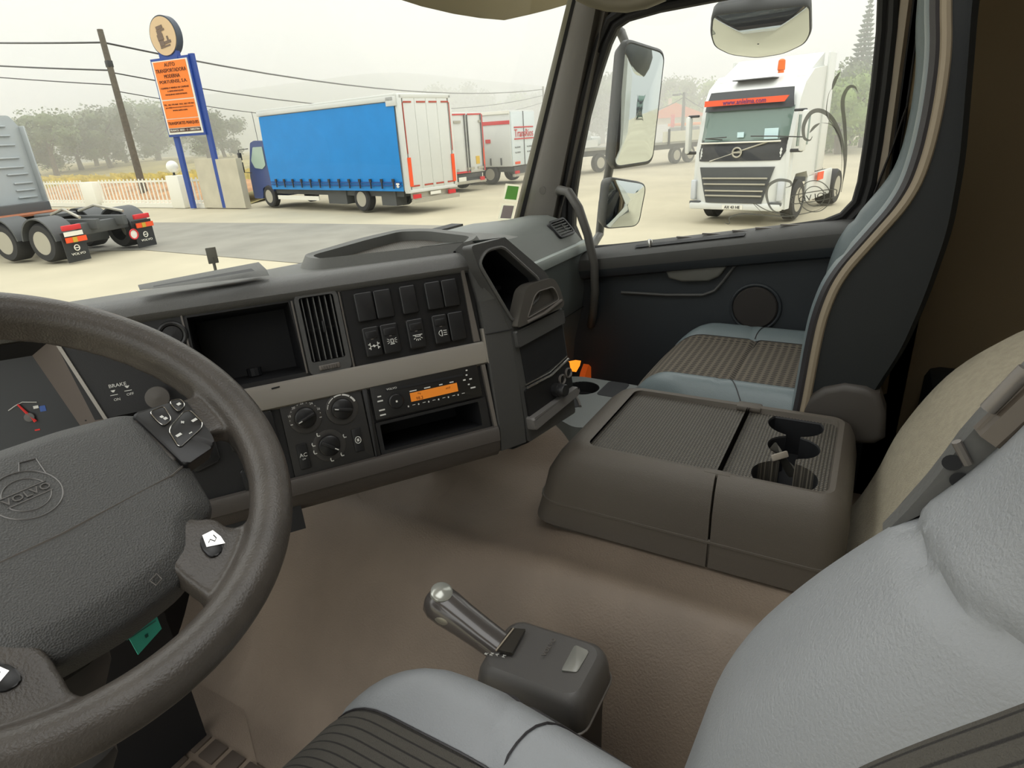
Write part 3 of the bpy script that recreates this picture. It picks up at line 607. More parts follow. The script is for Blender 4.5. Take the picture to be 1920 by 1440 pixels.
# cheek: from the panel edge to the bend
def db_(s_, v_, w_=.012): return D @ V((s_, v_, w_))
def bb_(u, v_, w_=0): return B_ @ V((u, v_, w_))
b = MB(); rows = []
lft = [(.1975, .193, -.045), (.1985, .181, .004), (.208, .10, .012), (.2085, .05, .014), (.2065, -.02, .014), (.2055, -.12, .012), (.2055, -.165, .0), (.2055, -.172, -.06)]
rgt = [(-.045, .205, -.03), (-.05, .185, .003), (-.018, .105, .003), (.0, .05, .002), (-.0, -.02, .002), (-.004, -.12, .002), (-.006, -.168, -.0), (-.006, -.18, -.06)]
for t in (0, .03, .5, .97, 1):
    rows.append([(db_(*a) if t < 1 else db_(*a)).lerp(bb_(*c), t) + (V((0, 0, 0)) if 0 < t < 1 else nD * -.004) for a, c in zip(lft, rgt)])
rows.insert(0, [db_(a[0], a[1], -.03) for a in lft]); b.loft(rows)
part('tower_cheek', b, M_['tower'], db)
b = MB(); sl = db_(.2085, .045, .015); b.ring([db_(.2085, .045, .0148), bb_(-.002, .045, .0035), bb_(.002, .045, .0025)], 4, .0009); part('cheek_seam', b, M_['pit'], db)
# tower face with upper pocket
b = MB(B_)
op = rpoly([(-.052, .170), (-.030, .187), (.012, .187), (.098, .112), (.09, .08), (.008, .056)], .012, 4)
ou = rpoly([(-.062, .20), (.024, .2), (.125, .118), (.150, .05), (.1515, -.17), (-.004, -.17), (-.002, .045), (-.02, .10), (-.052, .16)], .008, 4)
b.prism(ou, -.02, 0.002, holes=[op]); part('tower_face', b, M_['tower'], db)
b = MB(B_); b.loft([[V((x, y, 0)) for x, y in op], [V((x * .9 + .02, y * .9 + .02, -.11)) for x, y in op]], closed=True); b.add([V((x * .9 + .02, y * .9 + .02, -.11)) for x, y in op], [tuple(range(len(op)))])
b.box((.012, .135, -.06), (.006, .06, .02), Matrix.Rotation(.35, 4, 'Z')); b.box((.03, .11, -.06), (.04, .006, .02)); part('tower_pocket', b, M_['pit'], db)
b = MB(B_); b.ring([(x, y, .003) for x, y in op], 6, .003, closed=True); part('pocket_rim', b, M_['dash'], db)
b = MB(B_); side = [(.025, .2), (.125, .118), (.150, .05), (.1515, -.17)]; b.loft([[V((x, y, .001)) for x, y in side], [V((x + .004, y, -.03)) for x, y in side], [V((x, y, -.24)) for x, y in side]]); part('tower_side', b, M_['glov'], db)
b = MB(B_); b.loft([[V((-.004, -.17, .002)), V((.1515, -.17, .002))], [V((-.004, -.19, -.04)), V((.1515, -.19, -.04))], [V((-.004, -.2, -.2)), V((.1515, -.2, -.2))]]); part('tower_bottom', b, M_['tower'], db)
# handle ring, slot, silver strip, knobs, ledge
b = MB(B_); ho = rpoly([(.000, .046), (.04, .106), (.06, .112), (.125, .110), (.140, .088), (.149, .050)], .012, 4); hi = rpoly([(.033, .056), (.062, .089), (.075, .095), (.118, .094), (.128, .082), (.133, .066)], .007, 4)
b.prism(ho, -.01, .015, holes=[hi], hole_floor=.004); part('ashtray_handle', b, mat('handle_grey', (84, 81, 76), .38), db)
b = MB(B_); b.ring([(x, y, .015) for x, y in hi], 6, .0014, closed=True); b.ring([(.03, .05, .016), (.08, .054, .019), (.138, .064, .016)], 8, .003); part('handle_edge', b, M_['silver2'], db)
b = MB(B_); b.prism(rpoly([(.003, .04), (.149, .046), (.15, .018), (.003, .01)], .003), 0, .01, r=.004, seg=3); part('slot_lip', b, M_['tower'], db)
b = MB(B_); b.prism([(.014, .012), (.146, .02), (.147, -.05), (.016, -.064)], .002, .0035); part('dark_slot', b, M_['pit'], db)
b = MB(B_); b.ring([(.012, -.068, .006), (.08, -.066, .011), (.147, -.055, .006)], 8, .0024); b.ring([(.012, -.063, .003), (.08, -.061, .008), (.147, -.05, .003)], 8, .0014); part('silver_strip', b, M_['chrome'], db)
b = MB(B_); b.prism(rpoly([(.006, -.072), (.149, -.06), (.15, -.112), (.006, -.125)], .004), 0, .006); part('socket_panel', b, M_['switch'], db)
b = MB(B_ @ Matrix.Translation((.091, -.099, .006)))
b.lathe([(.0135, 0), (.0135, .012), (.012, .013), (.012, .024), (.0105, .026), (0, .026)], 24); [b.box((.0125 * math.cos(a), .0125 * math.sin(a), .007), (.002, .002, .011)) for a in [2 * math.pi * i / 14 for i in range(14)]]; part('lighter_knob', b, M_['black'], db)
for u, v_ in ((.1165, -.087), (.139, -.081)):
    b = MB(B_ @ Matrix.Translation((u, v_, .006))); b.lathe([(.0075, -.002), (.0105, 0), (.0105, .003), (.0085, .004), (.0075, .002), (.0075, -.012), (0, -.012)], 24); part('power_socket', b, M_['silver2'], db)
b = MB(B_); b.prism(rpoly([(.0, -.122), (.15, -.112), (.152, -.128), (.0, -.146)], .004), 0, .02, r=.006, seg=3); part('tower_ledge', b, mat('ledge_grey', (112, 110, 108), .4), db)
# ---------------------------------------------------------------- passenger side of the dash
GP = [(.86, .40), (.84, .62), (.815, .72), (.803, .80), (.800, .925), (.797, .929)]
b = MB(); X_ = [1.02 + .86 * i / 10 for i in range(11)]
b.loft([[V((x, y, z)) for y, z in GP] for x in X_]); b.loft([[V((1.88, y, z)) for y, z in GP], [V((1.885, .9, z)) for y, z in GP]]); part('glovebox', b, M_['glov'], db)
b = MB(); b.ring([(1.05, .8065, .742), (1.88, .8065, .742)], 4, .0015); part('glovebox_seam', b, M_['pit'], db)
b = MB(); b.loft([[V((x, y, z)) for y, z in ((.80, .925), (.791, .93), (.787, .945), (.790, .960), (.80, .966))] for x in (1.05, 1.5, 1.75, 1.88)]); part('passenger_band', b, mat('light_band', (176, 184, 180), .35, metal=.2), db)
b = MB(); tpf = [(.797, .965), (.812, .985), (.835, 1.012), (.865, 1.034), (.91, 1.047), (.98, 1.045), (1.06, 1.03), (1.2, 1.015)]
rows = []
for i in range(15):
    x = 1.02 + .865 * i / 14; e_ = max(0, (x - 1.80) / .085); rows.append([V((x - .0, y + .012 * e_ * e_, z - .022 * e_ * e_)) for y, z in tpf])
rows.append([V((1.9, y + .05, z - .06)) for y, z in tpf]); b.loft(rows); part('passenger_top', b, mat('passenger_top_grey', (112, 116, 112), .5, bump=.2, bscale=700), db)
# side vent
vc = V((1.765, .8365, 1.014)); vy = V((0, .68, .73)).normalized(); vx = V((1, 0, 0)); VF = FR(vc, vx, vy, vx.cross(vy))
b = MB(VF); b.prism(rrect(-.056, -.032, .056, .032, .012), -.006, .006, holes=[rrect(-.048, -.025, .048, .025, .008)], hole_floor=-.004); part('side_vent_frame', b, M_['black'], db)
b = MB(VF)
for k in range(5): b.box((0, -.02 + k * .01, .002), (.092, .0035, .005))
b.box((.008, 0, .0045), (.004, .022, .004)); part('side_vent_slats', b, M_['doorgrey'], db)
# knee panel left under the panel, steering column cover base
b = MB(); b.box((.12, 1.04, .52), (.62, .04, .62)); part('knee_panel', b, M_['pit'], db, smooth=False)
b = MB(); b.box((.15, .98, .74), (.4, .1, .14), r=.02); part('column_bracket', b, M_['black'], db)
# teal card
q = [W(px, py, 'y', .74) for px, py in ((223, 1166), (275, 1131), (288, 1143), (302, 1178), (258, 1227), (243, 1200))]
b = MB(); b.prism([(p.x, p.z) for p in q], 0, .0015, FR((0, .74, 0), (1, 0, 0), (0, 0, 1), (0, -1, 0)))
tcard = thing('hanging_card', 'teal plastic card hanging behind the lower spoke of the steering wheel', 'card', (q[0].x, .74, min(p.z for p in q)))
part('card_body', b, M_['teal'], tcard, smooth=False)
b = MB(); a_, c_ = W(238, 1200, 'y', .7375), W(292, 1164, 'y', .7375); b.ring([a_, c_], 4, .0008); a_, c_ = W(236, 1192, 'y', .7375), W(284, 1152, 'y', .7375); b.ring([a_, c_], 4, .0006); c_ = W(275, 1192, 'y', .7375); b.box(c_, (.004, .001, .005), r=.001); b.ring([W(250, 1150, 'y', .74) + V((0, 0, 0)), W(250, 1100, 'y', .76)], 4, .001); part('printed_lines', b, mat('teal_dark', (22, 84, 76), .6), tcard)
# ================================================================ seats
def interp(T, z):
    return sum(interp0(T, z + k * .008) for k in range(-4, 5)) / 9
def interp0(T, z):
    if z <= T[0][0]: return T[0][1]
    for (a, b_), (c, d) in zip(T, T[1:]):
        if z <= c:
            t = (z - a) / (c - a); return b_ + (d - b_) * t
    return T[-1][1]
def make_seat(name, label, X, zt, front, back, wid, mats, top, cz0, driver=False):
    """X centre line, zt cushion height, front/back: tables z -> y of bolster crest and shell"""
    s = thing(name, label, 'seat', (X, .1, FZ)); hw = .265
    def groove(d, w_=.006): return math.exp(-(d / w_) ** 2)
    def cush(u, v, x0, x1, drop=True):
        x = x0 + (x1 - x0) * u; ax = abs(x) / hw
        yf = .475 - .11 * ax ** 5 - (.02 if driver else 0) * ax; yb = -.02; y = yb + (yf - yb) * v
        z = zt - .028 + .030 * math.exp(-((abs(x) - .215) / .045) ** 2) - .03 * max(0, (ax - .86) / .14) ** 2
        z -= .05 * max(0, (v - .82) / .18) ** 2.2
        if driver: x *= 1 - .55 * max(0, .27 - y) * ax
        z -= .006 * groove(abs(x) - .17) + .007 * (groove(y - .235) if abs(x) < .172 else groove(y - .25 - .1 * (abs(x) - .17), .004))
        return V((X + x, y, z))
    def cushpart(nm, x0, x1, m, n=10):
        b = MB(); b.grid(lambda u, v: cush(u, v, x0, x1), n, 46)
        lip = [cush(i / n, 1, x0, x1) for i in range(n + 1)]; b.loft([lip, [p + V((0, .012, -.02)) for p in lip], [p + V((0, .006, -.07)) for p in lip], [p + V((0, -.02, -.11)) for p in lip]])
        return part(nm, b, m, s)
    cushpart('cushion_fabric', -.17, .17, mats['fab'], 22)
    for sg in (-1, 1):
        o = cushpart('cushion_bolster', *((-hw, -.17) if sg < 0 else (.17, hw)), mats['lea'])
        b = MB(); e = [cush(0 if sg < 0 else 1, j / 30, -hw if sg < 0 else .17, -.17 if sg < 0 else hw) for j in range(31)]
        b.loft([e, [p + V((sg * .012, 0, -.02)) for p in e], [p + V((sg * .012, 0, -.07)) for p in e], [p + V((sg * .0, 0, -.12)) for p in e]]); part('cushion_side', b, mats['lea'], s)
        b = MB(); b.ring([p + V((sg * .004, 0, -.002)) for p in e], 6, .003); part('cushion_piping', b, M_['darkleather'] if driver else M_['piping'], s)
    for sg in (-1, 1):
        b = MB(); b.ring([cush(i / 8, .535, *((.172, .264) if sg > 0 else (-.264, -.172))) + V((0, 0, .0012)) for i in range(9)], 5, .0013); part('cushion_seam', b, M_['darkleather'], s)
        b = MB(); b.ring([cush(1 if sg < 0 else 0, j / 30, *((.17, .264) if sg > 0 else (-.264, -.17))) + V((0, 0, .001)) for j in range(31)], 5, .0013); part('cushion_seam', b, M_['darkleather'], s)
    b = MB(); b.ring([cush(i / 20, .515, -.168, .168) + V((0, 0, .0015)) for i in range(21)], 5, .0013); part('cushion_seam', b, M_['darkleather'], s)
    b = MB(); b.box((X, .2, zt - .16), (.46, .46, .12), r=.03); b.box((X, .2, (zt - .2 + FZ) / 2 + .02), (.3, .34, zt - .2 - FZ), r=.03); part('seat_base', b, M_['shell'], s)
    # backrest
    def W_(z): return interp(wid, z)
    def bk_(x, z):
        w = W_(z); ax = min(1, abs(x) / w); yb = interp(front, z)
        d = .05 * (1 - 1 / (1 + math.exp(-(ax - mats['fb'] - .06) / .055)))
        y = yb - d - .007 * max(0, (ax - .86) / .14) ** 2
        return y
    Z = [cz0 + (top - cz0) * j / 90 for j in range(91)]
    def bpart(nm, f0, f1, m, n=14, zs=None):
        b = MB(); zs = zs or Z
        def P(i, z):
            w = W_(z); x = w * (f0 + (f1 - f0) * i / n); y = bk_(x, z)
            for sm, wd in mats['seams']:
                y -= .008 * groove(z - sm(x), .006)
            y -= .006 * groove(abs(x) - w * mats['fb'], .005)
            return V((X + x, y, z))
        b.loft([[P(i, z) for i in range(n + 1)] for z in zs]); return part(nm, b, m, s)
    fb = mats['fb']; bpart('backrest_fabric', -fb, fb, mats['fabb'], 30)
    bpart('backrest_bolster', -1, -fb, mats['lea'], 22); bpart('backrest_bolster', fb, 1, mats['lea'], 22)
    for sg in (-1, 1):
        e = [V((X + sg * W_(z), bk_(sg * W_(z), z), z)) for z in Z]
        st = .016 if not driver else .010
        b = MB(); b.loft([e, [p + V((sg * .008, -st * .5, 0)) for p in e], [p + V((sg * .006, -st, 0)) for p in e]]); part('side_trim', b, M_['darkleather'], s)
        b = MB(); b.ring([p + V((sg * .006, -st - .006, 0)) for p in e], 8, .0085 if not driver else .005); part('side_piping', b, M_['piping'], s)
        b = MB(); b.loft([[p + V((sg * .004, -st - .01, 0)) for p in e], [V((p.x + sg * .003, (p.y - st + interp(back, p.z)) / 2, p.z)) for p in e], [V((p.x - sg * .0, interp(back, p.z) + .01, p.z)) for p in e], [V((p.x - sg * .02, interp(back, p.z), p.z)) for p in e]]); part('side_shell', b, M_['shell'], s)
    b = MB(); b.loft([[V((X - W_(z) + .02, interp(back, z), z)) for z in Z], [V((X, interp(back, z) - .02, z)) for z in Z], [V((X + W_(z) - .02, interp(back, z), z)) for z in Z]]); part('back_shell', b, M_['shell'], s)
    return s
pf = [(.66, .10), (.758, .094), (.869, .090), (.936, .085), (1.01, .067), (1.081, .022), (1.155, -.025), (1.22, -.038), (1.3, -.041), (1.383, -.037), (1.458, -.022), (1.7, .0)]
pb = [(.66, -.02), (.78, -.06), (.874, -.093), (.979, -.113), (1.10, -.127), (1.215, -.124), (1.373, -.107), (1.447, -.098), (1.7, -.08)]
pw = [(.66, .262), (1.15, .262), (1.3, .255), (1.7, .235)]
pm = dict(fb=.62, fab=M_['dots'], fabb=M_['dotsv'], lea=M_['leather2'], seams=[(lambda x: 1.05, 1)])
seatP = make_seat('passenger_seat', 'sea-grey leather passenger seat with dotted fabric cushion beside the far door', 1.577, .745, pf, pb, pw, pm, 1.68, .66)
b = MB(); q = [W(px, py, 'x', 1.325) for px, py in ((1500, 760), (1515, 738), (1545, 720), (1585, 713), (1625, 720), (1650, 733), (1662, 770), (1660, 815), (1640, 826), (1560, 824), (1505, 800))]
b.prism([(p.y, p.z) for p in q], -.03, .03, FR((1.33, 0, 0), (0, -1, 0), (0, 0, 1), (-1, 0, 0)) @ Matrix.Diagonal((-1, 1, 1, 1)), r=.015, seg=4); part('recliner_cover', b, mat('cover_dark', (70, 66, 62), .5), seatP)
df = [(.60, .10), (.723, .084), (.899, .053), (.961, .022), (1.024, -.02), (1.072, -.058), (1.132, -.089), (1.3, -.125), (1.5, -.14)]
dbk = [(.60, -.02), (.8, -.08), (1.0, -.16), (1.3, -.22), (1.5, -.23)]
dw = [(.6, .265), (1.12, .265), (1.25, .22), (1.5, .15)]
dm = dict(fb=.45, fab=M_['stripe'], fabb=M_['stripe'], lea=M_['leather'], seams=[(lambda x: 1.052 + .15 * (.265 - abs(x)), 1)])
seatD = make_seat('driver_seat', 'blue-grey leather driver seat with striped fabric centre in the foreground', .155, .762, df, dbk, dw, dm, 1.27, .66, True)
# armrest bracket on the side of the driver backrest
b = MB(); x_ = .43
q = [W(px, py, 'x', x_) for px, py in ((1655, 985), (1700, 940), (1740, 895), (1775, 850), (1800, 815), (1835, 775), (1960, 640), (1990, 720), (1850, 890), (1790, 915), (1700, 960))]
b.prism([(p.y, p.z) for p in q], -.012, .006, FR((x_, 0, 0), (0, 1, 0), (0, 0, 1), (1, 0, 0)) , r=.003); part('side_bracket', b, mat('bracket_grey', (92, 92, 90), .5, bump=.2), seatD)
b = MB()
for k, dx in enumerate((0, .006, .012, .018)):
    b.ring([W(1838 + k * 8, 805 + k * 7, 'x', x_ - .014), W(1935 + k * 8, 708 + k * 7, 'x', x_ - .014)], 8, .0033)
b.ring([W(1862, 822, 'x', x_ - .012), W(1960, 730, 'x', x_ - .012)], 8, .012); part('belt_guide', b, mat('guide_brown', (88, 80, 72), .4), seatD)
b = MB(); b.ring([W(1852, 768, 'x', x_ - .016), W(1925, 692, 'x', x_ - .016)], 10, .0045); part('bracket_bar', b, M_['silver2'], seatD)
b = MB(); b.ring([W(1793, 828, 'x', x_ - .014), W(1815, 870, 'x', x_ - .014)], 8, .0028); part('bracket_rib', b, M_['silver2'], seatD)
for p in ((1782, 848), (1796, 880)):
    b = MB(); b.lathe([(.0, 0), (.0045, 0), (.0055, .0015)], 16, FR(W(p[0], p[1], 'x', x_ - .0) + V((-.013, 0, 0)), (0, 1, 0), (0, 0, 1), (-1, 0, 0))); part('screw_hole', b, M_['pit'], seatD)
# ================================================================ storage console between the seats
bx = thing('storage_console', 'grey-brown storage console with ribbed tray top and cup holders between the seats', 'console', (1.12, .2, .52))
x0, x1, y0, y1, zt = .95, 1.31, -.035, .455, .728
ym = .172
def shell_rows(ya, yb, ra, rb):
    """outer cover between ya (rear) and yb (front); rounded where ra / rb"""
    rows = []
    for ins, z in ((-.010, .55), (-.006, .598), (-.006, .66), (.002, .70), (.012, .722), (.024, zt + .002), (.033, zt), (.036, zt - .012)):
        P = []
        X0, X1 = x0 + ins, x1 - ins; YA = ya + (ins if ra else 0); YB = yb - (ins if rb else 0)
        r1 = max(.012, .042 - ins * .7)
        for (cx, cyy, a0, rr) in ((X1, YB, 0, r1 if rb else .0005), (X0, YB, 90, r1 if rb else .0005), (X0, YA, 180, r1 if ra else .0005), (X1, YA, 270, r1 if ra else .0005)):
            ccx = cx - rr if a0 in (0, 270) else cx + rr; ccy = cyy - rr if a0 in (0, 90) else cyy + rr
            for i in range(7):
                a = math.radians(a0 + 15 * i); P.append(V((ccx + rr * math.cos(a), ccy + rr * math.sin(a) + (.060 * (max(0, zt - z) / .13) ** .5 if (rb and a0 in (0, 90)) else 0), z)))
        rows.append(P)
    return rows
b = MB(); b.loft(shell_rows(ym + .002, y1, False, True), closed=True); part('front_lid', b, M_['box'], bx)
b = MB(); b.loft(shell_rows(y0, ym - .002, True, False), closed=True); part('rear_cover', b, M_['box'], bx)
b = MB(); r_ = shell_rows(y0, y1, True, True); low = [[V((p.x, p.y, .505)) for p in r_[0]], [V((p.x - (.0 if p.x > 1.1 else .002), p.y, .60)) for p in r_[0]], [V((p.x, p.y, .603)) for p in r_[1]]]
low = [[V((1.13 + (p.x - 1.13) * k, .21 + (p.y - .21) * k, z)) for p in r_[1]] for k, z in ((.97, .535), (.985, .596), (1.008, .600), (1.006, .604), (.98, .606))]; b.loft(low, closed=True); part('console_base', b, M_['box'], bx)
b = MB(); b.add([V((x, y, zt - .010)) for x, y in ((x0 + .034, ym + .003), (x1 - .034, ym + .003), (x1 - .034, y1 - .03), (x0 + .034, y1 - .03))], [(0, 1, 2, 3)]); part('tray_insert', b, M_['mat'], bx, smooth=False)
# rear ribbed panel with cup holes
cy1, cy2, cy3 = W(1492, 797, 'z', .718), W(1488, 838, 'z', .718), W(1470, 893, 'z', .718)
hc = [(cy1, .052), (cy2, .046), (cy3, .054)]
def union_outline():
    (A, ra), (B2_, rb), (C2_, rc) = hc; ax_ = (V((A.x, A.y)) - V((C2_.x, C2_.y))).normalized(); nx_ = V((-ax_.y, ax_.x)); o0 = V((C2_.x, C2_.y))
    ts = [((V((c.x, c.y)) - o0).dot(ax_), (V((c.x, c.y)) - o0).dot(nx_), r) for c, r in hc]; t0 = min(t - r for t, _, r in ts); t1 = max(t + r for t, _, r in ts); up = []; dn = []
    for k in range(121):
        t = t0 + (t1 - t0) * (.5 - .5 * math.cos(math.pi * k / 120)); hi_, lo_ = [], []
        for tc_, oc, r in ts:
            if abs(t - tc_) < r: w_ = math.sqrt(r * r - (t - tc_) ** 2); hi_.append(oc + w_); lo_.append(oc - w_)
        if t0 + .04 < t < t1 - .04: hi_.append(.013); lo_.append(-.013)
        hi_ = max(hi_ or [.0005]); lo_ = min(lo_ or [-.0005])
        if hi_ - lo_ < .001: hi_, lo_ = hi_ + .0005, lo_ - .0005
        up.append(tuple(o0 + ax_ * t + nx_ * hi_)); dn.append(tuple(o0 + ax_ * t + nx_ * lo_))
    return [(max(x0 + .037, min(x1 - .037, p[0])), max(y0 + .033, min(ym - .008, p[1]))) for p in up + dn[::-1]]
def _unused():
    # outline of three overlapping circles joined by a slot
    cs = [((c.x), (c.y), r) for c, r in hc]; pts = []; N = 220; cx = sum(c[0] for c in cs) / 3; cyy = sum(c[1] for c in cs) / 3
    for k in range(N):
        a = 2 * math.pi * k / N; d = V((math.cos(a), math.sin(a))); best = .004
        for t in range(200, 0, -1):
            p = V((cx, cyy)) + d * (t * .0011)
            if any((p - V((c[0], c[1]))).length < c[2] for c in cs) or abs(p.y - cyy) < .014 and cs[2][0] < p.x < cs[0][0]:
                best = t * .0011; break
        pts.append(tuple(V((cx, cyy)) + d * best))
    return pts
uo = union_outline()
b = MB(); zz = zt - .010
b.prism([(x0 + .034, y0 + .03), (x1 - .034, y0 + .03), (x1 - .034, ym - .003), (x0 + .034, ym - .003)], zz - .09, zz, holes=[uo], hole_floor=zz - .085); cupo = part('cup_holder_panel', b, M_['mat'], bx, smooth=False)
b = MB(); um = (sum(p[0] for p in uo) / len(uo), sum(p[1] for p in uo) / len(uo)); ui = [(um[0] + (x - um[0]) * .975, um[1] + (y - um[1]) * .975) for x, y in uo]; b.loft([[V((x, y, zz - .0005)) for x, y in uo], [V((x, y, zz - .003)) for x, y in ui], [V((x, y, zz - .082)) for x, y in ui]], closed=True); b.add([V((x, y, zz - .08)) for x, y in ui], [tuple(range(len(uo)))]); part('cup_well', b, M_['pit'], bx, smooth=False)
b = MB(); b.box((x0 + .028, ym + .0, zt - .004), (.016, .05, .012), r=.004); part('lid_hinge', b, M_['box'], bx); b = MB(); b.box((x1 - .026, ym + .0, zt - .004), (.03, .05, .012), r=.004); part('lid_hinge', b, M_['box'], bx)
# things in the cup wells
c_ = V((cy2.x - .02, cy2.y + .012, zz))
pk = thing('crumpled_wrapper', 'crumpled grey wrapper stuffed in the middle cup holder', 'wrapper', (c_.x, c_.y, zz - .08))
b = MB(); A_ = W(1452, 842, 'z', zz + .004); B2 = W(1500, 905, 'z', zz - .055)
b.grid(lambda u, v: A_.lerp(B2, u) + V((.0, .0, 0)) + V((.6, .8, 0)) * ((v - .5) * (.022 + .03 * u)) + V((0, 0, 1)) * (.004 * math.sin(7 * u + 5 * v) + .012 * math.sin(3.1 * v)), 10, 8); part('wrapper_sheet', b, mat('wrapper_grey', (96, 94, 88), .5, bump=.4, bscale=60), pk)
b = MB(); b.box(W(1462, 855, 'z', zz + .006), (.006, .036, .012), Matrix.Rotation(.9, 4, 'Z') @ Matrix.Rotation(.5, 4, 'Y'), r=.002); part('wrapper_fold', b, mat('wrapper_pale', (160, 152, 140), .6), pk)
# front cup tray by the tower
ct = thing('cup_tray', 'grey plastic cup holder tray between the tower and the storage console', 'cup holder', (1.3, .6, .55))
zc = .648; cc = W(1092, 727, 'z', zc); c2 = W(1062, 752, 'z', zc); c3 = W(1150, 730, 'z', zc)
ot = [W(px, py, 'z', zc) for px, py in ((1034, 778), (1056, 742), (1052, 706), (1092, 706), (1190, 722), (1230, 730), (1130, 800), (1076, 802))]
ot = rpoly([(p.x, p.y) for p in ot], .02, 4)
b = MB(); b.prism(ot, zc - .05, zc, holes=[circ(cc.x, cc.y, .046, 32)], hole_floor=zc - .049); part('tray_body', b, mat('tray_grey_blue', (112, 116, 114), .45, bump=.2, bscale=700), ct)
b = MB(); b.lathe([(.046, 0), (.043, -.03), (.036, -.03), (.034, -.047), (.0, -.047)], 28, Matrix.Translation((cc.x, cc.y, zc - .001)), caps=False); part('cup_well', b, M_['black'], ct)
b = MB(); b.prism(rrect(c3.x - .05, c3.y - .03, c3.x + .05, c3.y + .03, .012), 0, .001, Matrix.Translation((0, 0, zc))); part('side_pocket', b, M_['pit'], ct)
b = MB(); q = [W(px, py, 'z', zc + .001) for px, py in ((1058, 757), (1072, 738), (1080, 742), (1088, 762), (1074, 764))]; b.prism([(p.x, p.y) for p in q], 0, .0012, Matrix.Translation((0, 0, zc))); part('clip_slot', b, M_['pit'], ct)
b = MB(); b.ring([W(px, py, 'z', zc + .002) for px, py in ((1066, 748), (1070, 738), (1078, 740), (1084, 750), (1088, 762))], 8, .0035); part('tray_clip', b, M_['silver2'], ct)
# amber lamp in the passenger footwell
ob = thing('amber_light_unit', 'small amber glowing lamp low in the passenger footwell behind the tower', 'lamp', (1.72, .9, .35))
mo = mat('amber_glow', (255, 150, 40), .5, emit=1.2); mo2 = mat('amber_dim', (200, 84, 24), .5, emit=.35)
qa = [W(px, py, 'y', .8) for px, py in ((1064, 678), (1079, 675), (1077, 684), (1070, 696), (1064, 694))]; b = MB(); b.prism([(p.x, p.z) for p in qa], 0, .02, FR((0, .8, 0), (1, 0, 0), (0, 0, 1), (0, -1, 0))); part('lamp_lens', b, mo, ob, 'bright amber lamp lens', smooth=False)
qa = [W(px, py, 'y', .8) for px, py in ((1088, 698), (1094, 682), (1102, 690), (1106, 708), (1086, 708))]; b = MB(); b.prism([(p.x, p.z) for p in qa], 0, .02, FR((0, .8, 0), (1, 0, 0), (0, 0, 1), (0, -1, 0))); part('lamp_body', b, mo2, ob, smooth=False)
# ================================================================ gear selector
selector_low = [(.010, .28), (.008, .556)]
gs = thing('gear_selector', 'dark grey gear selector console with folded gear lever beside the driver seat', 'gear selector', (.575, .3, .3))
sx0, sx1, sy0, sy1, sz = .518, .638, .235, .405, .612
b = MB(); rows = []
for ins, z in ((.012, .555), (.0, .553), (-.002, .560), (.000, .585), (.003, .600), (.007, .608), (.014, sz)):
    P = []; rr = max(.012, .024 - ins * .3)
    for cx, cyy, a0 in ((sx1 - ins - rr, sy1 - ins - rr, 0), (sx0 + ins + rr, sy1 - ins - rr, 90), (sx0 + ins + rr, sy0 + ins + rr, 180), (sx1 - ins - rr, sy0 + ins + rr, 270)):
        for i in range(6):
            a = math.radians(a0 + 18 * i); P.append(V((cx + rr * math.cos(a), cyy + rr * math.sin(a), z - (.012 * max(0, (cyy + rr * math.sin(a) - .34) / .06) if z > .5 else 0))))
    rows.append(P)
b.loft(rows, closed=True); b.add(rows[-1], [tuple(range(len(rows[-1])))]); part('selector_body', b, mat('selector_grey', (92, 90, 88), .4, bump=.1, bscale=600), gs)
b = MB(); rr_ = [V((p.x + (.001 if p.x > .57 else -.001), p.y, p.z)) for p in rows[2]]; b.ring(rr_, 6, .0022, closed=True); part('body_trim', b, M_['silver2'], gs)
b = MB(); b.loft([[V((.578 + (p.x - .578) * k, .32 + (p.y - .32) * k, z)) for p in rows[1]] for k, z in ((.86, .28), (.9, .5), (.94, .556))], closed=True); part('selector_base', b, mat('selector_base_dark', (52, 50, 50), .5), gs)
def onS(px, py, z=sz): return W(px, py, 'z', z)
b = MB(); q = [onS(px, py) for px, py in ((1052, 1258), (1078, 1210), (1105, 1222), (1082, 1262))]; b.prism(rpoly([(p.x, p.y) for p in q], .004), sz - .001, sz + .0015, r=.0008); part('selector_button', b, mat('button_silver', (140, 140, 134), .35, metal=.3), gs)
b = MB(); q = [onS(px, py) for px, py in ((930, 1218), (958, 1178), (985, 1180), (960, 1225))]; b.prism([(p.x, p.y) for p in q], sz - .004, sz + .0008); part('lever_gate', b, mat('gate_dark', (58, 55, 50), .25), gs)
b = MB(); b.ring([onS(930, 1220, sz + .002), onS(963, 1178, sz + .002)], 6, .0012); part('gate_line', b, M_['beige'], gs)
d_ = (onS(1042, 1195) - onS(1018, 1232)).normalized(); 
b = MB(); tm = onS(1029, 1214); b.text('VOLVO', .036, .006, FR(tm, d_, V((-d_.y, d_.x, 0)), (0, 0, 1)), thick=.001); part('embossed_name', b, M_['silver2'], gs, smooth=False)
b = MB()
for t_, (px, py) in zip('RNAM', ((912, 1226), (922, 1227), (932, 1228), (945, 1231))):
    b.text(t_, None, .0048, FR(onS(px, py, sz - .006), (1, 0, 0), (0, .97, -.1), (0, .1, .97)), thick=.001)
part('gate_letters', b, M_['white'], gs, smooth=False)
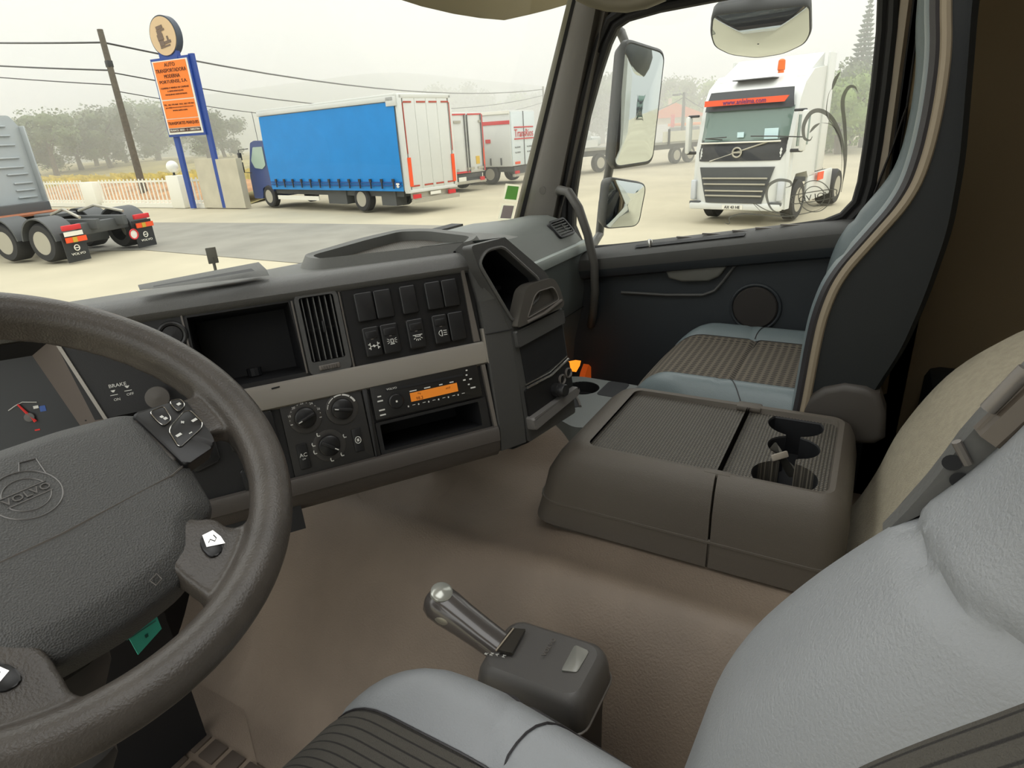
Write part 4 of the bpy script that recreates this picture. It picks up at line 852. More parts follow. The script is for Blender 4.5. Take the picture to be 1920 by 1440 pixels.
# lever
Lx = .578
A_ = V((Lx, .388, .592)); K_ = W(822, 1128, 'x', Lx)
lp = [A_ + (K_ - A_) * t for t in (-.1, .2, .45, .7, .88, 1.0)]
dl = (K_ - A_).normalized(); sdx = V((1, 0, 0)); upx = sdx.cross(dl) * 1.0
if upx.z < 0: upx = -upx
b = MB()
sect = [(-.1, .022, .016), (.3, .023, .018), (.6, .024, .021), (.85, .026, .0245), (1.0, .026, .024), (1.1, .022, .019), (1.15, .013, .011)]
rows = []
for t, w_, h_ in sect:
    c = A_ + (K_ - A_) * t
    rows.append([c + sdx * (w_ * math.copysign(abs(math.cos(a)) ** .7, math.cos(a))) + upx * (h_ * math.copysign(abs(math.sin(a)) ** .7, math.sin(a))) for a in [2 * math.pi * i / 24 for i in range(24)]])
b.loft(rows, closed=True); b.add(rows[-1], [tuple(range(24))]); lv = part('gear_lever', b, mat('lever_gloss', (84, 80, 78), .22, coat=.5), gs)
b = MB(); c = A_ + (K_ - A_) * 1.0 + upx * .019; b.lathe([(.016, -.004), (.0165, .006), (.013, .009), (0, .0098)], 24, FR(c, sdx, dl, sdx.cross(dl) if sdx.cross(dl).z > 0 else -sdx.cross(dl)) @ Matrix.Diagonal((1.1, 1.0, 1, 1))); part('lever_cap', b, mat('cap_silver', (190, 192, 184), .2, metal=.4), lv)
b = MB(); c = A_ + (K_ - A_) * .82 - sdx * .022; b.ico(c, .013, 3, (.35, 1.3, .8)); part('lever_button', b, mat('lever_button_silver', (150, 148, 138), .3, metal=.4), lv)
b = MB(); b.ring([A_ + (K_ - A_) * t - sdx * (.0215) + upx * .004 for t in (-.02, .3, .62)], 6, .0012); part('lever_trim', b, M_['silver2'], lv)
# ================================================================ steering wheel
Cw = V((.163, .60, 1.054)); Nw = V((.03, -.565, .825)).normalized(); aw = V((1, 0, 0)); aw = (aw - Nw * aw.dot(Nw)).normalized(); bw = Nw.cross(aw); WM = FR(Cw, aw, bw, Nw)
sw = thing('steering_wheel', 'worn dark grey four-spoke steering wheel in the left foreground', 'steering wheel', tuple(Cw))
cxh = .012
def onW(*pp):
    o = []
    for px, py in pp:
        p = WP(px, py, Cw, Nw) - Cw; o.append((p.dot(aw), p.dot(bw)))
    return o
hA = [(.200 * math.cos(math.radians(t)), .200 * math.sin(math.radians(t))) for t in [4] + list(range(12, 169, 8)) + [176]]
hB_ = rpoly(onW((400, 806), (432, 800), (458, 836), (478, 895), (483, 945), (463, 977), (430, 985), (403, 962)) + [(.10, -.115), (.10, -.06)], .012, 4)
hBl = [(2 * cxh - x, y) for x, y in hB_][::-1]
hC = rpoly([(-.045, -.10)] + onW((105, 1235), (138, 1297), (190, 1306), (284, 1266), (376, 1184), (397, 1145), (390, 1112), (352, 1086)) + [(.055, -.10)], .014, 4)
b = MB(); b.ring([(.2195 * math.cos(a), .2195 * math.sin(a), 0) for a in [2 * math.pi * i / 120 for i in range(120)]], 24, .0185, closed=True, flat=1.12)
b.prism(circ(0, 0, .214, 96), -.024, -.003, holes=[hA, hB_, hBl, hC])
tmp = bpy.data.meshes.new('t'); tmp.from_pydata([tuple(v) for v in b.v], [], b.f); to = bpy.data.objects.new('t', tmp); COL.objects.link(to)
md = to.modifiers.new('r', 'REMESH'); md.mode = 'VOXEL'; md.voxel_size = .0024
ms = to.modifiers.new('s', 'SMOOTH'); ms.factor = .6; ms.iterations = 14
bpy.context.view_layer.update(); me = bpy.data.meshes.new_from_object(to.evaluated_get(bpy.context.evaluated_depsgraph_get()))
b = MB(WM); b.add([v.co.copy() for v in me.vertices], [tuple(p.vertices) for p in me.polygons]); bpy.data.objects.remove(to)
part('rim', b, M_['wheel'], sw)
for sg in (1, -1):
    mx_ = lambda P: [(cxh + sg * (x - cxh), y) for x, y in P]
    # button pod
    b = MB(WM); b.prism(rpoly(mx_([(.128, .018), (.163, .0135), (.182, .012), (.174, -.045), (.168, -.056), (.130, -.062)]), .006), -.02, -.0005, r=.0025, seg=3); pod = part('button_pod', b, M_['switch'], sw)
    for q, nm in ((onW((280, 773), (307, 762), (322, 787), (307, 800), (294, 790)), 'pod_button'), (onW((317, 753), (338, 748), (348, 760), (335, 773), (326, 766)), 'pod_button'), (onW((357, 770), (380, 793), (378, 803), (340, 838), (333, 836), (317, 810), (320, 800), (345, 772)), 'pod_rocker')):
        P = rpoly(mx_(q), .004, 3); b = MB(WM); b.prism(P, -.003, .0008, r=.0006); o = part(nm, b, M_['switch'], pod)
        b = MB(WM); b.ring([(x, y, .0008) for x, y in P], 5, .0005, closed=True); part('button_outline', b, M_['chrome'], pod)
    b = MB(WM)
    c_ = lambda x: cxh + sg * (x - cxh)
    for (x, y), w_, h_ in [(onW(p_)[0], a_, c__) for p_, a_, c__ in (((303, 783), .003, .0028), ((310, 786), .0035, .003), ((335, 759), .004, .003), ((342, 793), .0035, .0012), ((342, 793), .0012, .0035), ((364, 789), .006, .0028), ((335, 817), .006, .0028), ((357, 813), .0035, .0012))]: b.box((c_(x), y, .0012), (w_, h_, .0005), Matrix.Rotation(.15, 4, 'Z'))
    part('pod_symbols', b, M_['white'], pod, smooth=False)
    b = MB(WM @ Matrix.Translation((c_(.0965), -.146, -.003))); P = rpoly([(-.010, -.012), (.002, -.0125), (.0105, .001), (.009, .0115), (-.002, .0125), (-.010, .003)], .005, 4); P = [(sg * x, y) for x, y in P]
    b.prism(P, -.002, .0022, r=.001); hb = part('horn_button', b, M_['switch'], sw); b = MB(WM @ Matrix.Translation((c_(.0965), -.146, -.0005))); b.prism([(sg * x, y) for x, y in [(-.0065, -.0005), (.008, -.007), (.0095, .001), (.0082, .0105), (-.002, .0115)]], 0, .0005); part('button_plate', b, M_['chrome'], hb)
    b = MB(WM @ Matrix.Translation((c_(.097), -.146, .0002))); b.ring([(sg * x, y, 0) for x, y in ((-.003, .002), (.0, .004), (.002, 0), (.005, .002), (.005, .006))], 5, .0004); part('horn_symbol', b, M_['pit'], hb)
pad_ = [(-.117, .030), (-.06, .0385), (0, .041), (.06, .0385), (.117, .030), (.1345, .016), (.130, -.055), (.117, -.113), (.092, -.122), (.076, -.148), (.05, -.158), (0, -.162), (-.05, -.158), (-.076, -.148), (-.092, -.122), (-.117, -.113), (-.130, -.055), (-.1345, .016)]
pad_ = rpoly([(cxh + x, y) for x, y in pad_], .012, 3)
b = MB(WM); ctr = V((cxh, -.055)); rows = []
for k, z in ((1.0, -.045), (1.0, -.020), (.985, -.013), (.96, -.009), (.80, .002), (.76, .0032), (.6, .004), (.3, .0042), (.05, .0042)): rows.append([V((ctr.x + (x - ctr.x) * k, ctr.y + (y - ctr.y) * k, z)) for x, y in pad_])
b.loft(rows, closed=True); b.add(rows[-1], [tuple(range(len(pad_)))]); part('hub_pad', b, M_['pad'], sw)
b = MB(WM); b.ring([(cxh - .126, -.055, -.0088), (cxh - .1, -.067, .0030), (cxh, -.071, .0042), (cxh + .1, -.067, .0030), (cxh + .126, -.055, -.0088)], 4, .0011); part('pad_seam_highlight', b, M_['silver2'], sw)  # pad crease as a pale ring, its highlight put into the colour
b = MB(WM @ Matrix.Translation((.012, -.0235, .0042)))
b.ring([(.0245 * math.cos(a), .0245 * math.sin(a), 0) for a in [2 * math.pi * i / 40 for i in range(40)]], 5, .0007, closed=True)
b.ring([(.0165 * math.cos(a), .0165 * math.sin(a), 0) for a in [math.radians(18 + 144 * i / 16) for i in range(17)]], 5, .0006); b.ring([(.0165 * math.cos(a), .0165 * math.sin(a), 0) for a in [math.radians(198 + 144 * i / 16) for i in range(17)]], 5, .0006)
b.ring([(.007, .0235, 0), (.0115, .032, 0), (.0235, .030, 0), (.0215, .0122, 0)], 5, .0007); b.box((0, .0052, 0), (.034, .0008, .0012)); b.box((0, -.0052, 0), (.034, .0008, .0012)); b.text('VOLVO', .035, .0065, thick=.0012)
part('emblem', b, mat('emblem_grey', (112, 110, 108), .3, metal=.3), sw)
b = MB(WM); b.box((.006, -.118, .0), (.18, .02, .03)); part('hub_back', MB(WM).lathe([(.05, -.20), (.06, -.04)], 24), M_['black'], sw)
b = MB(WM); b.text('AIRBAG', .0, .0, ) if False else b.ring([(.038, -.152, .001), (.0365, -.146, .002), (.044, -.144, .002), (.0445, -.150, .001)], 4, .0005, closed=True); part('pad_mark', b, M_['silver2'], sw)
# column shroud under the wheel
b = MB(WM); b.box((-.045, -.09, -.17), (.12, .15, .24), r=.03); b.box((-.06, -.17, -.18), (.09, .10, .16), r=.02)
solo('steering_column', b, mat('column_grey', (62, 60, 58), .5), 'dark grey steering column shroud behind the steering wheel hub', 'steering column')
# floor mat
fm = thing('floor_mat', 'brown-grey rubber floor mat with raised square pattern in the driver footwell', 'floor mat', (.3, 1.0, FZ))
b = MB(); q = [W(px, py, 'z', FZ + .004) for px, py in ((392, 1268), (452, 1306), (484, 1440), (440, 1600), (150, 1600), (180, 1400), (280, 1300))]; b.prism([(p.x, p.y) for p in q], 0, .004, Matrix.Translation((0, 0, FZ))); part('mat_sheet', b, M_['rubber'], fm, smooth=False)
b = MB(); o_ = W(300, 1400, 'z', FZ + .006)
for i in range(-4, 6):
    for j in range(-5, 6):
        p = V((.31 + .052 * i, 1.03 + .052 * j, FZ + .006)); 
        if .17 < p.x < .43 and p.y < 1.13 - .0: b.box(p, (.04, .04, .006), r=.002)
part('mat_blocks', b, mat('mat_block', (84, 74, 66), .6), fm)
# ================================================================ outside
def locp(T, p): return T @ V(p)
MO = {}
MO['dirt'] = mat('pale_dirt', (178, 170, 146), .95, mottle=.10, mscale=.35, bump=.3, bscale=8)
MO['asphalt'] = mat('grey_asphalt', (138, 135, 124), .9, mottle=.12, mscale=.9)
MO['grass'] = mat('dry_grass', (150, 140, 92), .95, mottle=.3, mscale=.25)
MO['grass2'] = mat('yellow_grass', (214, 196, 110), .95, mottle=.25, mscale=2)
MO['leaf'] = mat('leaf_green', (92, 106, 66), .8, mottle=.25, mscale=.6)
MO['leaf2'] = mat('leaf_light', (120, 142, 74), .8, mottle=.25, mscale=.6)
MO['pine'] = mat('pine_green', (66, 84, 62), .85)
MO['bark'] = mat('bark', (84, 72, 58), .9)
MO['white'] = mat('truck_white', (210, 212, 208), .35, coat=.3)
MO['grey'] = mat('chassis_grey', (78, 80, 80), .6)
MO['dark'] = mat('tyre_dark', (46, 46, 46), .75)
MO['rim'] = mat('wheel_rim', (176, 172, 158), .45, metal=.3)
MO['blue'] = mat('curtain_blue', (8, 132, 208), .5, mottle=.05, mscale=1.2, bump=.3, bscale=3)
MO['navy'] = mat('cab_navy', (44, 66, 122), .35, coat=.3)
MO['red'] = mat('truck_red', (205, 44, 48), .5)
MO['orange'] = mat('sign_orange', (245, 130, 44), .5)
MO['reflo'] = mat('reflector_orange', (238, 84, 34), .5)
MO['post'] = mat('sign_post_blue', (44, 74, 150), .45)
MO['ink'] = mat('sign_ink', (70, 34, 28), .6)
MO['glassdk'] = mat('truck_glass', (104, 124, 116), .12, spec=.6)
MO['blk'] = mat('truck_black', (40, 42, 44), .4)
MO['conc'] = mat('concrete_wall', (196, 190, 170), .9, mottle=.08, mscale=1.5)
MO['fence'] = mat('fence_white', (232, 230, 218), .6)
MO['wood'] = mat('pole_wood', (98, 92, 82), .85, mottle=.15, mscale=6)
b = MB(); b.box((130, 90, GZ - .55), (460, 420, 1.0)); struct('floor_yard', b, MO['dirt'], smooth=False).name = 'ground'
b = MB(); q = [G(120, 425), G(285, 415), G(500, 416), G(700, 418), G(900, 421), G(985, 424), G(1000, 452), G(800, 470), G(560, 490), G(270, 466), G(100, 470)]
q = [V((p.x, p.y, GZ - .04)) for p in q]; b.add(q, [tuple(range(len(q)))]); o_ = struct('floor_asphalt', b, MO['asphalt'], smooth=False); o_.name = 'asphalt_road'
def fld(u, v):
    a = V((19.8, 26, 0)).lerp(V((19.8, 85, 0)), v); c = V((100, 62, 0)).lerp(V((120, 220, 0)), v); p = a.lerp(c, u * u); p.z = GZ - .04 + min(1.7, .075 * max(0, (p.x - 20.5))) + .12 * noise.noise(p * .2); return p
b = MB(); b.grid(fld, 24, 24); struct('floor_field', b, MO['grass']).name = 'field'
# distant hills
b = MB()
def hill(u, v):
    a = math.radians(12 + 95 * u); r = 150 + 150 * v; h_ = (6 + 17 * math.exp(-((math.degrees(a) - 52) / 17) ** 2) + 7 * math.exp(-((math.degrees(a) - 30) / 14) ** 2) + 2.5 * noise.noise((u * 9, v * 3, 1))) * math.sin(math.pi * min(1, v * 1.4) / 2)
    return V((r * math.sin(a), r * math.cos(a), GZ + h_))
b.grid(hill, 60, 10); struct('floor_hills', b, MO['pine']).name = 'hills'
# ---------------------------------------------------------------- trees
def crown(seed, h, w, n=3600, kind='round'):
    rr = random.Random(seed); b = MB()
    lobes = [(V((rr.uniform(-.42, .42) * w, rr.uniform(-.42, .42) * w, h * rr.uniform(.2, .9))), w * rr.uniform(.14, .3)) for _ in range(14)]
    for i in range(n):
        c, r = lobes[i % 14]; d = V((rr.gauss(0, 1), rr.gauss(0, 1), rr.gauss(0, .8))).normalized() * r * rr.uniform(.5, 1.12); p = c + d; s_ = w * rr.uniform(.012, .03)
        a = V((rr.gauss(0, 1), rr.gauss(0, 1), rr.gauss(0, 1))).normalized() * s_; e_ = a.orthogonal().normalized() * s_
        k = len(b.v); b.v += [p - a, p + e_, p + a, p - e_]; b.f.append((k, k + 1, k + 2, k + 3))
    for c, r in lobes: b.ico(c, r * .6, 2)
    return b
def trunk(h, w, seed=0):
    rr = random.Random(seed); b = MB(); b.ring([(0, 0, -.3), (.05 * w, 0, h * .3), (0, .03 * w, h * .7)], 7, [.05 * w, .035 * w, .015 * w])
    for k in range(4):
        a = rr.uniform(0, 6.3); b.ring([(0, 0, h * (.25 + .1 * k)), (math.cos(a) * w * .3, math.sin(a) * w * .3, h * (.5 + .1 * k))], 5, [.02 * w, .008 * w])
    return b
def place(o, px, dist, s_, label, group=None, py=None, first=None):
    d = ray(px, 300); d = V((d.x, d.y, 0)).normalized(); o.location = (d.x * dist, d.y * dist, GZ); o.scale = (s_, s_, s_); o.rotation_euler = (0, 0, R.uniform(0, 6)); o['label'] = label
    if group: o['group'] = group
def make_tree(seed, h, w, leaf, lab):
    t = thing('tree', lab, 'tree'); part('crown', crown(seed, h, w), leaf, t, local=True, smooth=False); part('trunk', trunk(h, w, seed), MO['bark'], t, local=True); return t
protoT = [make_tree(1, 7, 6, MO['leaf'], ''), make_tree(2, 7.6, 5, MO['leaf'], ''), make_tree(3, 6.4, 6.5, MO['leaf2'], '')]
used = [False] * 3
def tree(k, *a, **kw):
    o = protoT[k] if not used[k] else copy_tree(protoT[k]); used[k] = True; place(o, *a, **kw)
spec = [(0, 62, 78, .95), (1, 98, 74, 1.1), (2, 148, 84, .95), (1, 178, 88, 1.2), (0, 205, 80, 1.05), (1, 238, 92, 1.35), (0, 296, 90, 1.35), (1, 395, 74, 1.1), (2, 340, 104, 1.5), (0, 425, 80, .85)]
tl = ['misty grey-green tree rising just right of the silver tractor cab', 'tall misty tree above the left section of the white fence', 'rounded misty tree between the antenna lines and the utility pole', 'tall misty tree just left of the leaning utility pole', 'misty tree directly behind the leaning utility pole', 'misty tree between the utility pole and the orange sign', 'misty tree behind the left post of the orange sign', 'bushy tree filling the gap right of the orange sign', 'distant pale tree seen under the orange sign panel', 'low misty tree above the concrete wall by the blue truck']
for (k, px, d, s_), l_ in zip(spec, tl): tree(k, px, d, s_, l_, 'misty trees beyond the white fence')
for o in [o for o in COL.objects if o.get('group') == 'misty trees beyond the white fence']: o.location.z += 1.3; o.scale = (o.scale.x * .95, o.scale.y * .95, o.scale.z * .74)
for k, px, d, s_, l_ in [(1, 700, 170, 1.45, 'faint hill tree above the middle of the blue curtain'), (0, 760, 175, 1.5, 'faint hill tree above the rear edge of the blue curtain'), (2, 815, 165, 1.6, 'faint hill tree above the white rear doors of the blue truck'), (0, 865, 150, 1.85, 'tall faint hill tree left of the trailer group'), (1, 905, 150, 1.7, 'faint hill tree above the gap between the two white trailers'), (2, 950, 155, 1.6, 'faint hill tree above the red-lettered trailer'), (0, 995, 160, 1.5, 'faint hill tree beside the right windscreen pillar')]: tree(k, px, d, s_, l_, 'faint trees on the foggy hill')
for k, px, d, s_, l_ in [(1, 1102, 95, 1.3, 'pale tree beside the left frame of the passenger window'), (0, 1130, 105, 1.4, 'pale tree between window frame and main side mirror'), (1, 1258, 110, 1.3, 'pale tree left of the street light pole'), (0, 1278, 100, 1.2, 'pale tree behind the street light pole'), (2, 1298, 95, 1.1, 'pale tree touching the white truck mirror')]: tree(k, px, d, s_, l_, 'pale trees behind the flatbed')
for k, px, d, s_, l_ in [(2, 1528, 52, .8, 'light green bushy tree right of the white truck'), (2, 1570, 48, .72, 'light green bushy tree below the tall conifer'), (0, 1612, 56, .85, 'darker green tree at the right edge of the side window'), (1, 1545, 64, .85, 'tall green tree behind the bushy trees by the white truck')]: tree(k, px, d, s_, l_, 'green trees right of the white truck')
# conifer
cf = thing('conifer', 'tall thin conifer towering over the trees at the right of the side window', 'tree')
b = MB()
for i in range(26):
    z = 3 + i * .42; L = 2.3 * (1 - (z - 3) / 11.4) + .15
    for k in range(9):
        a = k * .7 + i * .9; rr = L * R.uniform(.75, 1.05); e_ = V((math.cos(a), math.sin(a), 0)); t_ = V((-math.sin(a), math.cos(a), 0))
        p0 = V((0, 0, z)); p1 = p0 + e_ * rr + V((0, 0, -.25 + .12 * rr)); pm_ = p0 + e_ * rr * .55 + V((0, 0, -.22))
        n0 = len(b.v); b.v += [p0, pm_ + t_ * .22 * rr, p1, pm_ - t_ * .22 * rr, pm_ + V((0, 0, -.25))]; b.f += [(n0, n0 + 1, n0 + 2, n0 + 3), (n0, n0 + 1, n0 + 4), (n0 + 1, n0 + 2, n0 + 4), (n0 + 2, n0 + 3, n0 + 4)]
part('needles', b, MO['pine'], cf, local=True, smooth=False); b = MB(); b.ring([(0, 0, 0), (0, 0, 14)], 7, [.22, .04]); part('trunk', b, MO['bark'], cf, local=True); place(cf, 1590, 58, .74, cf['label'])
b = MB(); b.grid(lambda u, v: V((19.7 + 4 * u, 27 + 22 * v, GZ - .05 + .95 * u ** .6 + .1 * noise.noise((u * 4, v * 14, 2)))), 10, 40); sb = part('soil_bank', b, mat('soil_brown', (176, 136, 98), .95, mottle=.3, mscale=1.2), None, 'reddish brown soil bank rising right behind the white fence', cat='soil'); sb['kind'] = 'stuff'
# grass tufts along the field edge
b = MB()
for i in range(900):
    x = R.uniform(23.5, 29); y = R.uniform(34, 68); s_ = R.uniform(.35, .95); a = R.uniform(0, 3.14); n0 = len(b.v); dx, dy = math.cos(a) * s_ * .6, math.sin(a) * s_ * .6
    b.v += [V((x - dx, y - dy, GZ + .2)), V((x + dx, y + dy, GZ + .2)), V((x + dx * .7, y + dy * .7, GZ + .45 + s_ * .95)), V((x - dx * .7, y - dy * .7, GZ + .4 + s_ * .8))]; b.f.append((n0, n0 + 1, n0 + 2, n0 + 3))
o_ = part('tall_grass', b, MO['grass2'], None, 'tall yellow dry grass growing behind the white fence', smooth=False, cat='grass'); o_['kind'] = 'stuff'
# ---------------------------------------------------------------- fence, wall
def fence_panel(y0, y1, label):
    t = thing('fence_panel', label, 'fence', (19, (y0 + y1) / 2, GZ), 'white picket fence sections'); n = int((y1 - y0) / .32)
    b = MB()
    for i in range(n):
        y = y0 + (i + .5) * (y1 - y0) / n; b.box((19, y, -.44), (.04, .07, 1.18))
    part('pickets', b, MO['fence'], t, smooth=False)
    for z in (-.92, .02): part('rail', MB().box((19.03, (y0 + y1) / 2, z), (.05, y1 - y0, .09)), MO['fence'], t, smooth=False)
    part('plinth', MB().box((19.05, (y0 + y1) / 2, -1.12), (.3, y1 - y0, .22)), MO['fence'], t, smooth=False)
fence_panel(37.7, 43.5, 'white picket fence section left of the first white pillar'); fence_panel(29.9, 36.2, 'white picket fence section between the two white pillars'); fence_panel(27.3, 28.6, 'short white picket fence section behind the blue sign posts')
solo('fence_pillar', MB().box((19, 36.95, -.58), (.5, 1.25, 1.28), r=.02), MO['fence'], 'white fence pillar between the two picket sections', 'pillar', 'white fence pillars')
solo('fence_pillar', MB().box((19, 29.25, -.48), (.5, .95, 1.5), r=.02), MO['fence'], 'white fence pillar carrying the round globe lamp', 'pillar', 'white fence pillars')
gl = thing('globe_lamp', 'round white globe lamp on the fence pillar left of the sign', 'lamp', (19, 29.35, .27)); part('globe', MB().ico((19, 29.35, .66), .27, 3), mat('globe_white', (238, 238, 230), .3), gl); part('stand', MB().lathe([(.1, .27), (.05, .3), (.05, .42)], 12, Matrix.Translation((19, 29.35, 0))), MO['blk'], gl)
wl = MB()
for y0, y1, z in ((25.9, 27.4, .95), (24.5, 25.88, .9)): wl.box((19, (y0 + y1) / 2, (z + GZ) / 2), (.3, y1 - y0, z - GZ))
solo('concrete_wall', wl, MO['conc'], 'pale concrete slab wall between the sign posts and the blue truck cab', 'wall', smooth=False)
# ---------------------------------------------------------------- sign
A_ = G(358, 391); B2 = G(421, 390); us = (B2 - A_).normalized(); SN = us.cross(V((0, 0, 1))); 
if SN.dot(CAM - A_) < 0: SN = -SN
SM = FR(A_, us, (0, 0, 1), us.cross(V((0, 0, 1))))
if us.cross(V((0, 0, 1))).dot(CAM - A_) < 0: pass
def onsign(px, py, off=0):
    p = WP(px, py, A_ + SN * off, SN) - A_; return (p.dot(us), p.z)
sgn = thing('billboard', 'tall orange and blue roadside sign on two blue posts with oval top', 'sign', tuple(A_))
SF = FR(A_, us, (0, 0, 1), us.cross(V((0, 0, 1)))); zs = 1 if us.cross(V((0, 0, 1))).dot(SN) > 0 else -1
def zb(a): return a * zs
lp = [onsign(358, 391)[0], onsign(421, 390)[0]]
tr = onsign(353, 106); tl_ = onsign(287, 118); br = onsign(381, 246); bl = onsign(319, 255)
xl = (tl_[0] + bl[0]) / 2; xr = (tr[0] + br[0]) / 2; zt_ = (tl_[1] + tr[1]) / 2; zb_ = (bl[1] + br[1]) / 2
for x, zz in ((xl + .2, zb_ + .1), (xr + .13, zt_ + .15)): part('post', MB(SF).box((x, zz / 2, zb(-.12)), (.24, zz, .14)), MO['post'], sgn, smooth=False)
part('back_panel', MB(SF).box(((xl + xr) / 2, (zt_ + zb_) / 2, zb(-.03)), (xr - xl + .14, zt_ - zb_ + .2, .12)), MO['post'], sgn, smooth=False)
part('white_border', MB(SF).box(((xl + xr) / 2, (zt_ + zb_) / 2, zb(.04)), (xr - xl, zt_ - zb_, .03)), MO['fence'], sgn, smooth=False)
w_ = xr - xl; h_ = zt_ - zb_; cx_ = (xl + xr) / 2
part('orange_panel', MB(SF).box((cx_, zt_ - h_ * .265, zb(.062)), (w_ * .91, h_ * .50, .02)), MO['orange'], sgn, smooth=False)
part('orange_panel', MB(SF).box((cx_, zt_ - h_ * .655, zb(.062)), (w_ * .91, h_ * .245, .02)), MO['orange'], sgn, smooth=False)
part('orange_panel', MB(SF).box((cx_, zt_ - h_ * .85, zb(.062)), (w_ * .91, h_ * .12, .02)), MO['orange'], sgn, smooth=False)
part('dark_panel', MB(SF).box((cx_, zt_ - h_ * .945, zb(.062)), (w_ * .91, h_ * .05, .02)), MO['ink'], sgn, smooth=False)
def stext(s_, f, hh, wd, m):
    T = SF @ Matrix.Translation((cx_, zt_ - h_ * f, zb(.075)))
    if zs < 0: T = T @ Matrix.Diagonal((1, 1, 1, 1))
    b = MB(); b.text(s_, w_ * wd, h_ * hh, T, thick=.01); part('sign_text', b, m, sgn, smooth=False)
for s_, f, hh, wd in (('AUTO', .06, .05, .3), ('TRANSPORTADORA', .135, .05, .86), ('MODERNA', .21, .05, .44), ('PORTUENSE, S.A.', .285, .05, .78), ('COMPRA E VENDA DE CAMIOES', .365, .022, .8), ('E SEMI-REBOQUES', .41, .022, .45), ('MAQUINAS INDUSTRIAIS', .455, .022, .62), ('TEL. 262 770 060  FAX. 262 770 061', .59, .02, .86), ('geral@autotransportadora.com', .63, .02, .8), ('www.auto.com', .67, .02, .42), ('TRANSPORTES MARQUES', .85, .05, .88)): stext(s_, f, hh, wd, MO['ink'])
stext('FRANCE: 0033 - 1 - 30827704', .945, .028, .86, MO['fence'])
ec = onsign(308, 68); ew = abs(onsign(333, 66)[0] - onsign(283, 70)[0]) / 2; eh = (onsign(300, 28)[1] - onsign(318, 107)[1]) / 2
part('oval_neck', MB(SF).box((ec[0] + .0, zt_ + .25, zb(-.05)), (w_ * .5, .8, .2)), MO['post'], sgn, smooth=False)
b = MB(SF); b.prism(circ(ec[0], ec[1], ew, 40, eh), min(zb(-.25), zb(.05)), max(zb(-.25), zb(.05))); part('oval_case', b, mat('oval_case_dark', (62, 70, 82), .5), sgn)
b = MB(SF); b.prism(circ(ec[0], ec[1], ew * .93, 40, eh * .93), min(zb(.05), zb(.08)), max(zb(.05), zb(.08))); part('oval_face', b, mat('oval_cream', (214, 186, 148), .5), sgn)
b = MB(SF)
for x, z, a, c in ((-.12, .42, .5, .16), (-.2, .2, .35, .22), (.1, .3, .25, .1), (-.18, -.05, .45, .3), (-.16, -.32, .35, .3), (.28, -.3, .5, .14), (.05, -.5, .75, .08), (.32, -.12, .12, .2)): b.box((ec[0] + x * ew, ec[1] + z * eh, zb(.09)), (a * ew, c * eh, .01), Matrix.Rotation(.15, 4, 'Z'))
part('truck_drawing', b, mat('drawing_grey', (118, 100, 88), .6), sgn, smooth=False)
# ---------------------------------------------------------------- poles and wires
def at_dist(px, py, dist):
    d = ray(px, py); r = math.hypot(d.x, d.y); return CAM + d * (dist / r)
def pole(pb, pt, dist, r, label, dark=MO['wood']):
    T = at_dist(*pt, dist); B = V((T.x, T.y, GZ)); t = thing('utility_pole', label, 'pole', tuple(B)); b = MB(); b.ring([B, T], 10, [r, r * .7]); part('pole_shaft', b, dark, t); return T, t
PT, pt_ = pole(None, (187, 55), 42, .2, 'leaning-looking wooden utility pole behind the white fence')
b = MB(); b.box(PT - V((0, 0, 1.6)), (.3, .3, .35), r=.05); part('pole_clamp', b, MO['blk'], pt_)
QT, q_ = pole(None, (1018, 162), 75, .14, 'thin distant utility pole beside the right windscreen pillar')
ST, s_l = pole(None, (1283, 173), 70, .2, 'dark utility pole with street light left of the white truck', MO['blk'])
b = MB(); b.ring([ST - V((0, 0, .3)), at_dist(1277, 176, 69.5), at_dist(1270, 177, 69)], 6, .07); part('lamp_arm', b, MO['grey'], s_l); b = MB(); b.box(at_dist(1268, 178, 69), (.9, .5, .15)); part('lamp_head', b, MO['grey'], s_l)
def wire(a, c, sag, label, r=.025, n=14):
    b = MB(); b.ring([a.lerp(c, t / n) - V((0, 0, sag * 4 * (t / n) * (1 - t / n))) for t in range(n + 1)], 5, r); solo('power_cable', b, MO['blk'], label, 'cable', 'overhead cables', smooth=True)
wire(PT - V((0, 0, .6)), at_dist(-260, 74, 60), .1, 'top overhead cable left of the wooden pole', .05); wire(PT - V((0, 0, 1.9)), at_dist(-260, 106, 60), .1, 'middle overhead cable left of the wooden pole', .045); wire(PT - V((0, 0, 2.6)), at_dist(-260, 121, 60), .1, 'lowest overhead cable left of the wooden pole', .03)
wire(PT - V((0, 0, .6)), QT - V((0, 0, .3)), 1.2, 'top overhead cable crossing behind the orange sign', .05); wire(PT - V((0, 0, 2.0)), QT - V((0, 0, .9)), 1.6, 'middle overhead cable crossing behind the orange sign', .035); wire(PT - V((0, 0, 2.9)), QT - V((0, 0, 1.6)), 1.8, 'lowest overhead cable crossing behind the orange sign', .025)
wire(ST - V((0, 0, .4)), at_dist(1200, 205, 80), .5, 'thin cable left of the street light pole', .04); wire(ST - V((0, 0, .4)), at_dist(1380, 215, 80), .5, 'thin cable right of the street light pole', .04)
